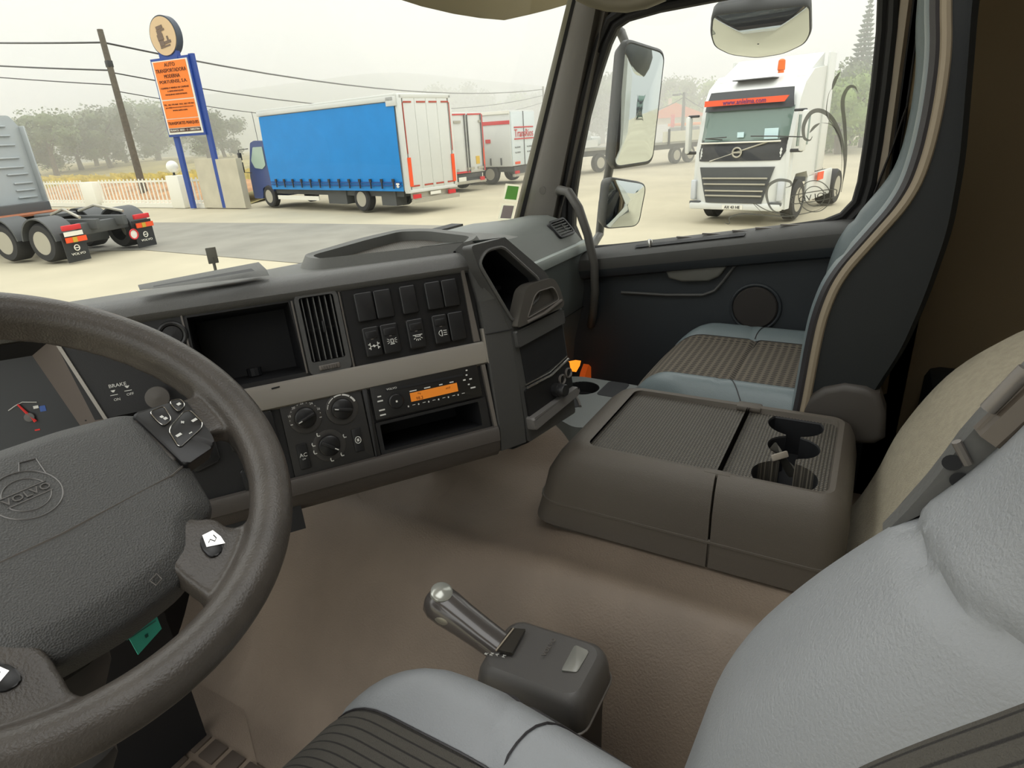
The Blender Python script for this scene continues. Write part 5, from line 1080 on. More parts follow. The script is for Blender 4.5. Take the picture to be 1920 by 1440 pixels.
# ---------------------------------------------------------------- vehicles
def wheel(par, T, c, r=.48, w=.3, side=-1, dual=False):
    M2 = T @ Matrix.Translation(c) @ Matrix.Rotation(math.radians(90), 4, 'Y') @ Matrix.Diagonal((1, 1, side, 1))
    b = MB(M2); b.lathe([(r * .58, -w * .5), (r * .9, -w * .5), (r, -w * .36), (r, w * .36), (r * .9, w * .5), (r * .6, w * .5), (r * .58, w * .3)], 28, caps=False)
    o = part('wheel', b, MO['dark'], par); b = MB(M2); b.lathe([(r * .6, w * .5), (r * .55, w * .42), (r * .5, w * .1 if dual else w * .35), (r * .2, w * .1 if dual else w * .4), (r * .18, w * .45), (0, w * .45)], 24)
    part('wheel_rim', b, MO['rim'], o)
    return o
def tprt(par, nm, T, boxes, m, r=.0, lab=None):
    b = MB(T)
    for c, d in boxes: b.box(c, d, r=r)
    return part(nm, b, m, par, lab, smooth=bool(r))
# blue curtain-side truck
T = RZ(-9.7, (17.62, 14.25, GZ)); bt = thing('box_truck', 'blue curtain-sided truck with navy cab parked across the yard', 'truck', (17.62, 14.25, GZ))
b = MB(T); b.loft([[V((-.03 - .03 * math.sin(math.pi * j / 8), .12 + 8.5 * i / 30, .78 + 2.86 * j / 8)) for j in range(9)] for i in range(31)]); part('side_curtain', b, MO['blue'], bt, 'bright blue curtain')
tprt(bt, 'cargo_body', T, [((1.24, 4.4, 2.3), (2.42, 8.5, 3.0))], MO['white'])
tprt(bt, 'roof_rail', T, [((1.22, 4.35, 3.84), (2.55, 8.7, .1)), ((-.04, 4.4, 3.74), (.06, 8.6, .16)), ((-.03, .25, 3.66), (.08, .5, .3))], MO['white'], .02)
tprt(bt, 'curtain_hem', T, [((-.07, 4.35, z), (.03, 8.4, .04)) for z in (.98, 1.08)], mat('hem_dark_blue', (14, 72, 140), .6))
for k in range(13):
    y = .55 + k * .63; tprt(bt, 'curtain_buckle', T, [((-.1, y, 1.02), (.03, .05, .3)), ((-.1, y, 1.15), (.04, .12, .1))], MO['blk'])
tprt(bt, 'rear_frame', T, [((.06, .0, 2.3), (.14, .2, 3.1)), ((2.4, .0, 2.3), (.14, .2, 3.1)), ((1.23, 0, 3.8), (2.45, .2, .14)), ((1.23, 0, .76), (2.45, .2, .12))], MO['white'], .02)
for k in range(4): tprt(bt, 'door_board', T, [((.44 + k * .525, -.06, 2.28), (.515, .06, 2.96))], MO['white'], .01)
b = MB(T)
for x0_, x1_ in ((.18, .55), (.78, 1.2), (1.36, 1.75), (1.95, 2.32)):
    b.box(((x0_ + x1_) / 2, -.1, 3.62), (x1_ - x0_, .01, .05)); b.box(((x0_ + x1_) / 2, -.1, .93), (x1_ - x0_, .01, .05))
b.box((.155, -.1, 2.8), (.035, .01, 1.6)); b.box((2.34, -.1, 2.8), (.035, .01, 1.6)); part('red_tape', b, mat('tape_red', (176, 70, 54), .5), bt, smooth=False)
tprt(bt, 'reflector', T, [((.17, -.11, 1.4), (.15, .02, .95))], MO['reflo']); tprt(bt, 'reflector', T, [((2.31, -.11, 1.4), (.15, .02, .95))], MO['reflo'])
tprt(bt, 'underbody', T, [((1.2, 4.6, .68), (2.0, 8.4, .22)), ((.35, 4.3, .55), (.4, 1.2, .6)), ((.4, 1.2, .5), (.5, .8, .5))], MO['grey'])
tprt(bt, 'side_guard', T, [((.0, 6.8, .45), (.05, 3.0, .16))], MO['fence']); tprt(bt, 'rear_bumper', T, [((1.3, -.1, .42), (2.3, .12, .14)), ((1.2, .05, .6), (1.9, .1, .2))], MO['rim'])
tprt(bt, 'number_plate', T, [((1.3, -.08, .62), (.52, .02, .11))], MO['fence']); tprt(bt, 'tail_lamp', T, [((.35, -.12, .58), (.35, .06, .14))], MO['red']); tprt(bt, 'tail_lamp', T, [((2.1, -.12, .58), (.35, .06, .14))], MO['red'])
b = MB(T); b.lathe([(.1, 0), (0, .01)], 16, Matrix.Translation((-.08, .35, 1.0)) @ Matrix.Rotation(-math.pi / 2, 4, 'Y')); part('speed_sticker', b, MO['fence'], bt)
cabp = [(8.75, .55), (8.75, 2.72), (9.6, 2.76), (9.95, 2.68), (10.35, 1.75), (10.5, 1.3), (10.5, .35), (9.75, .35), (9.62, .8), (9.1, .95), (8.8, .75)]
b = MB(T @ FR((0, 0, 0), (0, 1, 0), (0, 0, 1), (1, 0, 0))); b.prism(rpoly(cabp, .08, 3), .1, 2.3); cb = part('cab', b, MO['navy'], bt)
b = MB(T @ FR((0, 0, 0), (0, 1, 0), (0, 0, 1), (1, 0, 0))); b.prism(rpoly([(9.0, 1.75), (9.0, 2.5), (9.75, 2.5), (10.1, 1.95), (9.9, 1.65), (9.3, 1.6)], .05, 2), .07, .12); part('side_window', b, mat('pale_cab_glass', (166, 186, 172), .2), cb)
b = MB(T @ FR((0, 0, 0), (0, 1, 0), (0, 0, 1), (1, 0, 0))); b.prism(rpoly([(8.72, 2.72), (8.72, 3.55), (9.0, 3.3), (9.3, 2.72)], .05, 2), .35, 2.1); part('roof_deflector', b, MO['navy'], cb)
for z, hh in ((2.15, .32), (1.7, .45)): tprt(bt, 'door_mirror', T, [((-.22, 10.45, z), (.12, .18, hh))], MO['blk'], .03)
b = MB(T); b.ring([(.1, 10.2, 2.45), (-.2, 10.5, 2.42), (-.22, 10.45, 1.5), (.1, 10.3, 1.45)], 5, .02); part('mirror_arm', b, MO['blk'], bt); b = MB(T); b.ring([(.3, 9.6, 2.7), (.3, 9.65, 3.9)], 4, .012); part('antenna', b, MO['blk'], bt)
wheel(bt, T, (.2, 9.15, .46), .46); wheel(bt, T, (.25, 2.7, .46), .46, .36, dual=True); wheel(bt, T, (2.2, 9.15, .46), .46, side=1); wheel(bt, T, (2.2, 2.7, .46), .46, side=1)
# white trailers behind
def trailer(name, label, loc, az, W2, L, h0, h1):
    T = RZ(-az, loc); t = thing(name, label, 'trailer', loc)
    tprt(t, 'cargo_body', T, [((W2 / 2, L / 2, (h0 + h1) / 2), (W2, L, h1 - h0))], MO['white'], .03)
    tprt(t, 'underbody', T, [((W2 / 2, L / 2, h0 - .15), (W2 * .8, L, .25)), ((W2 / 2, .1, h0 - .35), (W2 * .7, .2, .3))], MO['grey'])
    tprt(t, 'rear_bumper', T, [((W2 / 2, -.05, .4), (W2 * .95, .12, .12))], MO['rim'])
    for y in (1.4, 2.7):
        wheel(t, T, (.2, y, .48), .48); wheel(t, T, (W2 - .2, y, .48), .48, side=1)
    return T, t
T, t2 = trailer('box_trailer', 'white box trailer with two rear doors and red trim behind the blue truck', (24.7, 17.2, GZ), 9.7, 2.3, 7, .8, 3.45)
for x in (.62, 1.68): tprt(t2, 'rear_door', T, [((x, -.04, 2.12), (1.0, .05, 2.5))], MO['white'], .01)
tprt(t2, 'red_trim', T, [((.62, -.08, 3.36), (.95, .02, .06)), ((1.7, -.08, 3.36), (.95, .02, .06)), ((2.22, -.08, 2.1), (.06, .02, 2.5)), ((.7, -.08, .86), (1.0, .02, .08))], MO['red'])
for x in (.12, .98, 1.16, 2.1): tprt(t2, 'lock_rod', T, [((x, -.1, 2.1), (.04, .04, 2.5))], MO['grey'])
for x, z, w_ in ((.5, 3.05, .45), (2.05, 3.05, .2), (.25, .98, .25), (1.2, 1.0, .5), (1.9, 1.0, .4)): tprt(t2, 'hinge_plate', T, [((x, -.1, z), (w_, .03, .1))], MO['rim'])
tprt(t2, 'reflector', T, [((2.16, -.09, 1.5), (.12, .02, .75))], MO['reflo']); tprt(t2, 'number_plate', T, [((.6, -.06, .55), (.5, .03, .2))], MO['fence']); tprt(t2, 'tail_lamp', T, [((1.95, -.1, .5), (.3, .06, .16))], MO['red']); tprt(t2, 'yellow_plate', T, [((1.75, -.08, 1.35), (.25, .02, .35))], mat('plate_yellow', (214, 176, 60), .5))
T, t3 = trailer('curtain_trailer', 'white curtain trailer with red lettering on its rear doors', (29.0, 16.45, GZ), 2, 2.5, 9, .85, 3.5)
tprt(t3, 'red_stripe', T, [((-.02, 3.4, 2.95), (.02, 6.8, .17))], MO['red']); tprt(t3, 'roof_edge', T, [((-.03, 4, 3.42), (.06, 8, .14))], MO['fence'])
for y in (.6, 1.25, 1.9): tprt(t3, 'curtain_buckle', T, [((-.04, y, 1.1), (.03, .07, .35))], MO['grey'])
tprt(t3, 'red_badge', T, [((-.03, 1.35, 2.1), (.02, .3, .18))], MO['red'])
for x in (.65, 1.85): tprt(t3, 'rear_door', T, [((x, -.03, 2.15), (1.16, .05, 2.55))], mat('door_pale_blue', (214, 224, 226), .4), .01)
tprt(t3, 'door_gap', T, [((1.25, -.06, 2.15), (.05, .03, 2.6))], MO['grey'])
TB = T @ FR((1.25, -.075, 0), (1, 0, 0), (0, 0, 1), (0, -1, 0))
b = MB(TB); b.text('TransRios', 1.9, .36, Matrix.Translation((0, 2.42, 0)), thick=.01); part('lettering', b, MO['red'], t3, smooth=False)
for z in (2.7, 2.15): tprt(t3, 'letter_bar', T, [((1.25, -.075, z), (1.95, .02, .06))], MO['red'])
for x, z in ((.55, 1.75), (.55, 1.5), (1.75, 1.75), (1.75, 1.5)): b = MB(TB); b.text('Tel. 244 812', .55, .07, Matrix.Translation((x - 1.25, z, 0)), thick=.01); part('phone_line', b, MO['grey'], t3, smooth=False)
tprt(t3, 'orange_mark', T, [((.5, -.07, 1.0), (.5, .02, .12))], MO['reflo']); tprt(t3, 'tail_lamp', T, [((.35, -.1, .55), (.4, .06, .14))], MO['red'])
# silver tractor unit on the left
T = RZ(10, (8.35, 17.83, GZ)); tt_ = thing('tractor_unit', 'silver cab tractor unit seen from behind at the left edge', 'truck', (8.35, 17.83, GZ))
sil = mat('cab_silver', (178, 184, 186), .4, metal=.2)
b = MB(T @ FR((0, 0, 0), (1, 0, 0), (0, 0, 1), (0, -1, 0))); b.prism(rpoly([(-.1, 1.05), (-.1, 3.5), (.05, 3.72), (2.1, 3.74), (2.32, 3.4), (2.36, 1.4), (2.2, 1.05)], .08, 3), -6.2, -4.0); part('cab', b, sil, tt_)
for z, x0_, x1_ in ((3.45, .3, 1.9), (3.2, .3, 1.95), (2.95, .4, 2.0), (2.6, 1.2, 2.0), (2.35, 1.3, 2.05), (2.15, 1.5, 2.1), (1.9, 1.6, 2.15), (1.7, 1.6, 2.15), (1.5, 1.6, 2.15)): tprt(tt_, 'cab_rib', T, [(((x0_ + x1_) / 2, 3.97, z), (x1_ - x0_, .06, .05))], sil, .02)
tprt(tt_, 'side_fairing', T, [((2.3, 3.9, 2.3), (.05, .22, 2.3))], sil, .02)
tprt(tt_, 'chassis_frame', T, [((.75, 2.2, .85), (.14, 4.6, .26)), ((1.55, 2.2, .85), (.14, 4.6, .26)), ((1.15, .3, .75), (1.4, .2, .3)), ((1.15, 1.2, .55), (1.2, .5, .5)), ((1.15, 2.6, .55), (1.2, .5, .5)), ((1.15, 3.6, 1.1), (1.9, .3, .5))], MO['grey'], .02)
tprt(tt_, 'rusty_plate', T, [((1.1, 3.1, 1.08), (1.9, .8, .05))], mat('rust', (150, 92, 60), .8, mottle=.2))
b = MB(T); b.lathe([(.5, 0), (.5, .08), (.1, .1)], 24, Matrix.Translation((1.15, 2.0, 1.02))); part('fifth_wheel', b, MO['grey'], tt_)
for x in (.02, 2.25):
    for y in (.85, 2.3):
        b = MB(T @ Matrix.Translation((x, y, .5)) @ FR((0, 0, 0), (0, 1, 0), (0, 0, 1), (1, 0, 0))); P = [(.64 * math.cos(a), .64 * math.sin(a)) for a in [math.radians(5 + 170 * i / 14) for i in range(15)]]; P2 = [(.6 * math.cos(a), .6 * math.sin(a)) for a in [math.radians(175 - 170 * i / 14) for i in range(15)]]; b.prism(P + P2, -.3, .3); part('mudguard', b, MO['grey'], tt_)
        wheel(tt_, T, (x, y, .5), .5, .5, side=-1 if x < 1 else 1, dual=True)
for x, pl in ((.05, True), (2.15, False)):
    tprt(tt_, 'tail_lamp', T, [((x, -.0, .86), (.5, .08, .13))], MO['red'], .02)
    tprt(tt_, 'warning_board', T, [((x + .03, -.02, .56 if pl else .62), (.56, .03, .13))], MO['reflo']); tprt(tt_, 'board_stripe', T, [((x - .02, -.04, .56 if pl else .62), (.12, .02, .13))], mat('stripe_yellow', (200, 160, 50), .5))
    tprt(tt_, 'mudflap', T, [((x, .05, .38), (.62, .02, .75))], MO['blk'])
    if pl: tprt(tt_, 'number_plate', T, [((x, -.02, .71), (.5, .02, .11))], MO['fence'])
    TF = T @ FR((x, .03, .3), (1, 0, 0), (0, 0, 1), (0, -1, 0)); b = MB(TF); b.text('VOLVO', .38, .06, Matrix.Translation((0, -.1, .01)), thick=.01); b.ring([(.07 * math.cos(a), .05 + .07 * math.sin(a), .02) for a in [2 * math.pi * i / 16 for i in range(16)]], 4, .014, closed=True); b.box((0, .05, .02), (.14, .02, .02)); part('flap_mark', b, MO['fence'], tt_, smooth=False)
b = MB(T); b.lathe([(.13, 0), (0, .01)], 20, Matrix.Translation((1.72, -.05, .42)) @ Matrix.Rotation(math.pi / 2, 4, 'X')); so = part('speed_disc', b, MO['fence'], tt_); b = MB(T); b.ring([(1.72 + .13 * math.cos(a), -.06, .42 + .13 * math.sin(a)) for a in [2 * math.pi * i / 20 for i in range(20)]], 5, .02, closed=True); part('disc_ring', b, MO['red'], so)
b = MB(T); b.ring([(.5, .2, 1.05), (.7, 1.0, 1.25), (.75, 1.6, 1.1)], 6, .04); b.ring([(1.8, .2, 1.05), (1.6, 1.0, 1.25), (1.55, 1.6, 1.1)], 6, .04); part('guide_rail', b, MO['rim'], tt_)
# big tractor facing us (front at local y = 0, right of vehicle = +x)
def big_truck(name, label, loc, rot, body, small=False):
    T = RZ(rot, loc); t = thing(name, label, 'truck', loc); Wd = 2.46
    FT = T @ FR((0, 0, 0), (1, 0, 0), (0, 0, 1), (0, -1, 0))   # local x, z up ; thickness goes to -y... front faces +y
    FT = T @ FR((0, 0, 0), (-1, 0, 0), (0, 0, 1), (0, 1, 0))
    h = Wd / 2
    sect = [(0, .35, h - .05), (.10, .36, h), (.12, .9, h), (.1, 1.3, h), (.04, 1.75, h - .03), (-.12, 2.2, h - .06), (-.3, 2.85, h - .1), (-.5, 3.15, h - .14), (-1.0, 3.42, h - .25)]
    b = MB(T); rows = []
    for y, z, hw in sect:
        r = []
        for i in range(13):
            u = -1 + i / 6; r.append(V((u * hw, y - .14 * abs(u) ** 4 - (.25 * max(0, abs(u) - .8) / .2), z)))
        rows.append(r)
    b.loft(rows); part('cab_front', b, body, t)
    b = MB(T @ FR((0, 0, 0), (0, 1, 0), (0, 0, 1), (1, 0, 0)))
    b.prism([(-.12, .9), (-.16, 1.75), (-.32, 2.2), (-.5, 2.85), (-.75, 3.2), (-1.3, 3.5), (-2.3, 3.6), (-2.3, 1.0), (-1.75, 1.0), (-1.6, 1.15), (-.75, 1.15), (-.55, .9), (-.5, .35), (-.2, .35)], -h + .04, h - .04); part('cab_body', b, body, t)
    b = MB(T @ FR((0, 0, 0), (0, 1, 0), (0, 0, 1), (1, 0, 0))); b.prism(rpoly([(-1.0, 3.35), (-1.5, 3.55), (-2.35, 3.92), (-2.35, 3.3)], .05, 3), -h + .15, h - .15); part('roof_deflector', b, body, t)
    for sx in (-1, 1): tprt(t, 'side_deflector', T, [((sx * (h - .02), -2.55, 2.5), (.06, .55, 2.8))], body, .02)
    def fp(P, m, nm, z0=.02, z1=.06, lean=0, lab=None):
        # panel on the front following the lean: P in (x, z)
        b = MB(T); vs = []
        def fy(z, x):
            for (ya, za, _), (yb, zb2, _) in zip(sect, sect[1:]):
                if z <= zb2: return ya + (yb - ya) * (z - za) / (zb2 - za) - .14 * abs(x / h) ** 4 - .25 * max(0, abs(x / h) - .8) / .2
            return -1
        n = len(P); c = sum(p[0] for p in P) / n, sum(p[1] for p in P) / n
        f_ = [V((x, fy(z, x) + z1, z)) for x, z in P]; k_ = [V((x, fy(z, x) - .05, z)) for x, z in P]; cen = V((c[0], fy(c[1], c[0]) + z1, c[1]))
        b.v += f_ + k_ + [cen]
        for i in range(n): j = (i + 1) % n; b.f += [(i, j, 2 * n), (i, i + n, j + n, j)]
        return part(nm, b, m, t, lab, smooth=False)
    def rows_panel(z0, z1, x0_, x1_, m, nm, off=.03, nseg=10):
        b = MB(T); rws = []
        for k in range(7):
            z = z0 + (z1 - z0) * k / 6; hw = x0_ + (x1_ - x0_) * k / 6; r = []
            yy = None
            for (ya, za, _), (yb, zb2, _) in zip(sect, sect[1:]):
                if z <= zb2: yy = ya + (yb - ya) * (z - za) / (zb2 - za); break
            for i in range(nseg + 1):
                x = -hw + 2 * hw * i / nseg; u = x / (h - .02); r.append(V((x, yy + off - .14 * abs(u) ** 4 - .25 * max(0, abs(u) - .8) / .2, z)))
            rws.append(r)
        b.loft(rws); return part(nm, b, m, t)
    rows_panel(1.52, 2.02, 1.02, 1.2, MO['blk'], 'front_panel', .025)
    rows_panel(1.98, 2.72, 1.17, 1.1, MO['glassdk'], 'windscreen', .03)
    rows_panel(2.68, 3.12, 1.1, 1.02, MO['blk'], 'sun_visor', .10)
    rows_panel(.52, 1.38, .72, .95, MO['grey'], 'grille', .03)
    for z, w2 in ((.7, .72), (.82, .74), (.98, .78), (1.12, .82)): tprt(t, 'grille_bar', T, [((0, .16, z), (w2 * 2, .04, .035))], MO['rim'])
    for sx in (-1, 1):
        tprt(t, 'headlamp', T, [((sx * (h - .12), .0, .82), (.14, .16, .5))], mat('headlamp_clear', (196, 200, 204), .15), .04)
        tprt(t, 'fog_lamp', T, [((sx * (h - .2), .06, .5), (.3, .1, .1))], MO['grey'], .02)
        tprt(t, 'door_mirror', T, [((sx * (h + .2), -.2, 2.15), (.12, .22, .9))], body, .05); tprt(t, 'mirror_arm', T, [((sx * (h + .08), -.2, 2.6), (.28, .1, .06)), ((sx * (h + .08), -.2, 1.72), (.28, .1, .08))], MO['blk'], .02)
        tprt(t, 'side_window', T, [((sx * (h - .035), -.95, 2.15), (.02, .85, .7))], MO['glassdk'])
        wheel(t, T, (sx * (h - .2), -1.2, .48), .5, .32, side=sx); wheel(t, T, (sx * (h - .25), -4.6, .48), .5, .5, side=sx, dual=True)
        tprt(t, 'side_skirt', T, [((sx * (h - .08), -2.9, .7), (.08, 2.2, .7))], body, .03)
    tprt(t, 'front_bumper', T, [((0, .02, .43), (Wd - .1, .2, .18))], body, .04)
    tprt(t, 'chassis_frame', T, [((0, -3.8, .8), (.9, 4, .25))], MO['grey'])
    if not small:
        tprt(t, 'number_plate', T, [((0, .13, .42), (.52, .02, .11))], MO['fence'], lab=None)
        FTT = T @ FR((0, .145, .42), (-1, 0, 0), (0, 0, 1), (0, 1, 0)); b = MB(FTT); b.text('AX 43 HE', .4, .07, thick=.01); part('plate_text', b, MO['blk'], t, smooth=False)
        b = MB(T @ FR((0, .1, 1.72), (-1, 0, 0), (0, 0, 1), (0, 1, 0))); b.ring([(.11 * math.cos(a), .11 * math.sin(a), 0) for a in [2 * math.pi * i / 24 for i in range(24)]], 6, .02, closed=True); b.box((0, 0, 0), (.2, .04, .02)); part('round_badge', b, MO['rim'], t)
        b = MB(T @ FR((0, .075, 1.72), (-1, 0, 0), (0, 0, 1), (0, 1, 0))); b.ring([(-.7, -.2, 0), (.7, .22, -.03)], 5, .018); part('diagonal_bar', b, MO['rim'], t)
        b = MB(T); b.ring([(x, .07 - .14 * abs(x / h) ** 4, 1.95) for x in [-1.0 + .2 * i for i in range(11)]], 6, .018); part('chrome_line', b, MO['fence'], t)
        b = MB(T); yv = -.17
        b.prism([(-1.0, -.07), (.95, -.07), (1.04, .06), (-1.0, .06)], 0, .03, FR((0, -.13, 2.87), (-1, 0, 0), (0, -.1, .995), (0, .995, .1))); bn_ = part('orange_banner', b, MO['reflo'], t)
        b = MB(T @ FR((0, -.095, 2.87), (-1, 0, 0), (0, -.1, .995), (0, .995, .1))); b.text('www.anlelma.com', 1.05, .11, thick=.01); part('banner_text', b, mat('banner_ink', (92, 40, 110), .5), bn_, smooth=False)
        b = MB(T); b.lathe([(.07, 3.45), (.07, 3.5), (.09, 3.52), (.08, 3.72), (.05, 3.75), (0, 3.76)], 16, Matrix.Translation((-.55, -.85, 0))); part('beacon', b, mat('beacon_orange', (235, 110, 30), .3), t)
        for sx in (-1, 1):
            b = MB(T); b.ring([(sx * .95 - .55, .08, 2.02), (sx * .95 - .1 * sx, .07, 2.06), (sx * .3, .07, 2.08)], 5, .014); part('wiper', b, MO['blk'], t)
        tprt(t, 'windscreen_card', T, [((-.75, -.02, 2.12), (.32, .02, .24)), ], mat('card_blue_white', (198, 226, 232), .4)); tprt(t, 'windscreen_card', T, [((-.02, -.0, 2.12), (.16, .02, .12))], mat('card_blue_white', (198, 226, 232), .4))
        tprt(t, 'red_chevron', T, [((-1.27, -2.6, .95), (.02, .5, .2))], MO['reflo'])
        tprt(t, 'roof_window', T, [((0, -.78, 3.36), (1.0, .5, .02))], MO['grey'])
    return t
# front faces az 281 deg
O4 = V((18.67, 4.55, GZ)); a4 = math.radians(281); f4 = V((math.sin(a4), math.cos(a4), 0)); r4 = V((math.cos(a4), -math.sin(a4), 0)); c4 = O4 - r4 * 1.17
wt = big_truck('white_truck', 'large white truck facing us outside the passenger window', (c4.x * .915, c4.y * .915, GZ), -281, MO['white'])
gt = big_truck('green_truck', 'small dark green truck seen only as a reflection in the main side mirror', (6.6, -62, GZ), 4, mat('truck_green', (58, 92, 74), .4), True)
g2 = big_truck('dark_truck', 'small dark truck behind the green truck in the main side mirror reflection', (5.2, -84, GZ), 2, mat('truck_slate', (80, 92, 96), .4), True)
# flatbed trailer
A_ = G(1125, 322); B2 = G(1292, 303); d_ = (B2 - A_); L_ = d_.length; az = math.degrees(math.atan2(d_.x, d_.y))
T = RZ(-az, tuple(A_)) @ Matrix.Translation((-1.1, 0, 0)); fb = thing('flatbed_trailer', 'long white-sided flatbed trailer behind the side mirror', 'trailer', tuple(A_))
tprt(fb, 'deck', T, [((-.0, L_ / 2 - .5, 1.28), (2.4, L_ + 5, .14))], mat('deck_grey', (150, 150, 140), .7)); tprt(fb, 'sideboard', T, [((1.2, L_ - .5, 1.65), (.05, 4.6, .62))], mat('board_pale', (206, 204, 186), .6)); tprt(fb, 'sideboard', T, [((1.2, -1.6, 1.6), (.05, 2.6, .4))], MO['white'])
tprt(fb, 'frame_beam', T, [((.9, L_ / 2, 1.05), (.14, L_ + 4, .3)), ((.9, 3.4, .75), (.1, 1.8, .3))], MO['grey']); tprt(fb, 'stake', T, [((1.26, L_ * .72, 1.6), (.1, .12, 1.0))], MO['blk'])
tprt(fb, 'tail_lamp', T, [((1.3, 3.6, .55), (.1, .3, .2))], MO['red'])
for y in (.0, L_ - 1.35, L_ + .0): wheel(fb, T, (1.0, y, .5), .52, .35, side=1)
tprt(fb, 'machinery', T, [((.2, -1.0, 1.9), (1.2, 1.2, .8)), ((.1, .3, 1.7), (.8, .8, .5))], mat('machinery_pale', (196, 200, 196), .6), .1)
# house with orange roof
hp = at_dist(1262, 245, 85); T = RZ(-70, (hp.x, hp.y, GZ)); hs = thing('house', 'small white house with orange tiled roof left of the white truck', 'house', (hp.x, hp.y, GZ))
tprt(hs, 'walls', T, [((0, 0, 1.5), (7, 5, 3))], MO['conc']); b = MB(T); b.prism([(-3.9, 3), (3.9, 3), (0, 4.6)], -2.8, 2.8, FR((0, 0, 0), (1, 0, 0), (0, 0, 1), (0, -1, 0))); part('roof', b, mat('roof_orange', (214, 118, 76), .8), hs, smooth=False)
tprt(hs, 'garage_door', T, [((-1.5, -2.53, 1.2), (2.2, .05, 2.2))], MO['white']); tprt(hs, 'chimney', T, [((-.5, 0, 4.8), (.4, .4, .8))], MO['conc'])
ep = at_dist(1282, 252, 78); T = RZ(-70, (ep.x, ep.y, GZ)); ex = thing('loader', 'orange and dark yard loader parked by the house', 'loader', (ep.x, ep.y, GZ))
tprt(ex, 'body', T, [((0, 0, 1.5), (3.2, 2, .9))], MO['grey'], .1); tprt(ex, 'boom', T, [((0, 0, 2.2), (3.6, .4, .3))], mat('loader_orange', (236, 132, 52), .5), .05); tprt(ex, 'mast', T, [((-1.3, -.2, 2.0), (.4, .4, 2.6))], MO['red'], .05)
for x in (-1.1, 1.1): wheel(ex, T, (x, -.9, .5), .5)
# ---------------------------------------------------------------- mirrors on the cab
mm = thing('side_mirror', 'tall main side mirror and square wide-angle mirror on the far door arm', 'mirror', (2.2, .8, .95)); mm['label'] = 'black truck side mirror pair on a bent arm outside the passenger window'
def mirror_head(nm, pts, cpx, nrm, x, t=.07, bulge=.0):
    C0 = W(*cpx, 'x', x); N_ = V(nrm).normalized(); ux = V((0, 0, 1)).cross(N_).normalized(); uy = N_.cross(ux)
    M2 = FR(C0, ux, uy, N_); P = []
    for px, py in pts:
        p = WP(px, py, C0, N_) - C0; P.append((p.dot(ux), p.dot(uy)))
    P = rpoly(P, .03, 5); c = (sum(p[0] for p in P) / len(P), sum(p[1] for p in P) / len(P)); sc = lambda k, z: [V((c[0] + (p[0] - c[0]) * k, c[1] + (p[1] - c[1]) * k, z)) for p in P]
    b = MB(M2); b.loft([sc(.975, .004), sc(1.0, .006), sc(1.04, .0), sc(1.05, -.02), sc(.95, -.06), sc(.7, -.08)], closed=True); b.add(sc(.7, -.08), [tuple(range(len(P)))[::-1]]); hd = part(nm, b, mat('mirror_case', (74, 76, 74), .5), mm)
    b = MB(M2); b.loft([sc(k, .004 + bulge * (1 - k * k)) for k in (.98, .85, .7, .55, .4, .25, .1, .02)], closed=True); b.add(sc(.02, .004 + bulge), [tuple(range(len(P)))]); part('mirror_glass', b, M_['mirror'], hd)
    return hd
mirror_head('main_mirror_head', [(1245, 99), (1172, 76), (1150, 314), (1222, 303)], (1198, 195), (-.56, -.83, -.02), 2.2, bulge=.004)
mirror_head('wide_mirror_head', [(1211, 345), (1142, 334), (1132, 428), (1196, 423)], (1172, 382), (-.62, -.78, -.10), 2.2, bulge=.012)
b = MB(); x_ = 2.27; b.ring([V((1.96, W(1130, 20, 'x', 2.1).y, W(1130, 20, 'x', 2.1).z)), W(1140, 40, 'x', x_), W(1165, 62, 'x', x_), W(1172, 80, 'x', x_), W(1160, 190, 'x', x_), W(1142, 320, 'x', x_), W(1130, 380, 'x', x_), W(1124, 440, 'x', x_), W(1110, 462, 'x', 2.1), V((1.94, W(1110, 462, 'x', 2.1).y, W(1110, 462, 'x', 2.1).z))], 10, .016); part('mirror_arm', b, mat('arm_grey', (96, 96, 92), .5), mm)
km = thing('kerb_mirror', 'rounded kerb mirror hanging outside above the passenger window', 'mirror', (2.15, .35, 1.5))
C0 = W(1428, 48, 'x', 2.14); N_ = V((-.58, -.08, -.81)).normalized(); ux = V((0, 0, 1)).cross(N_).normalized(); uy = N_.cross(ux); M2 = FR(C0, ux, uy, N_)
P = []
for px, py in ((1520, 4), (1336, 24), (1333, 62), (1340, 84), (1370, 99), (1420, 105), (1470, 97), (1510, 78), (1521, 58)):
    p = WP(px, py, C0, N_) - C0; P.append((p.dot(ux), p.dot(uy)))
P = rpoly(P, .02, 4); c = (sum(p[0] for p in P) / len(P), sum(p[1] for p in P) / len(P)); sc = lambda k, z: [V((c[0] + (p[0] - c[0]) * k, c[1] + (p[1] - c[1]) * k, z)) for p in P]
b = MB(M2); b.loft([sc(.97, .008), sc(1.0, .008), sc(1.02, -.0), sc(1.0, -.03), sc(.85, -.07), sc(.5, -.1)], closed=True); b.add(sc(.5, -.1), [tuple(range(len(P)))[::-1]]); kh = part('mirror_shell', b, mat('mirror_case', (74, 76, 74), .5), km)
b = MB(M2); b.loft([sc(k, .007 + .018 * (1 - k * k)) for k in (.98, .9, .8, .7, .6, .5, .4, .3, .2, .1, .02)], closed=True); part('mirror_glass', b, M_['mirror'], kh)
b = MB(); b.ring([C0 + V((.05, .02, .02)), C0 + V((.03, .02, .12)), C0 + V((-.05, .02, .2))], 8, .02); part('mirror_bracket', b, MO['blk'], km)
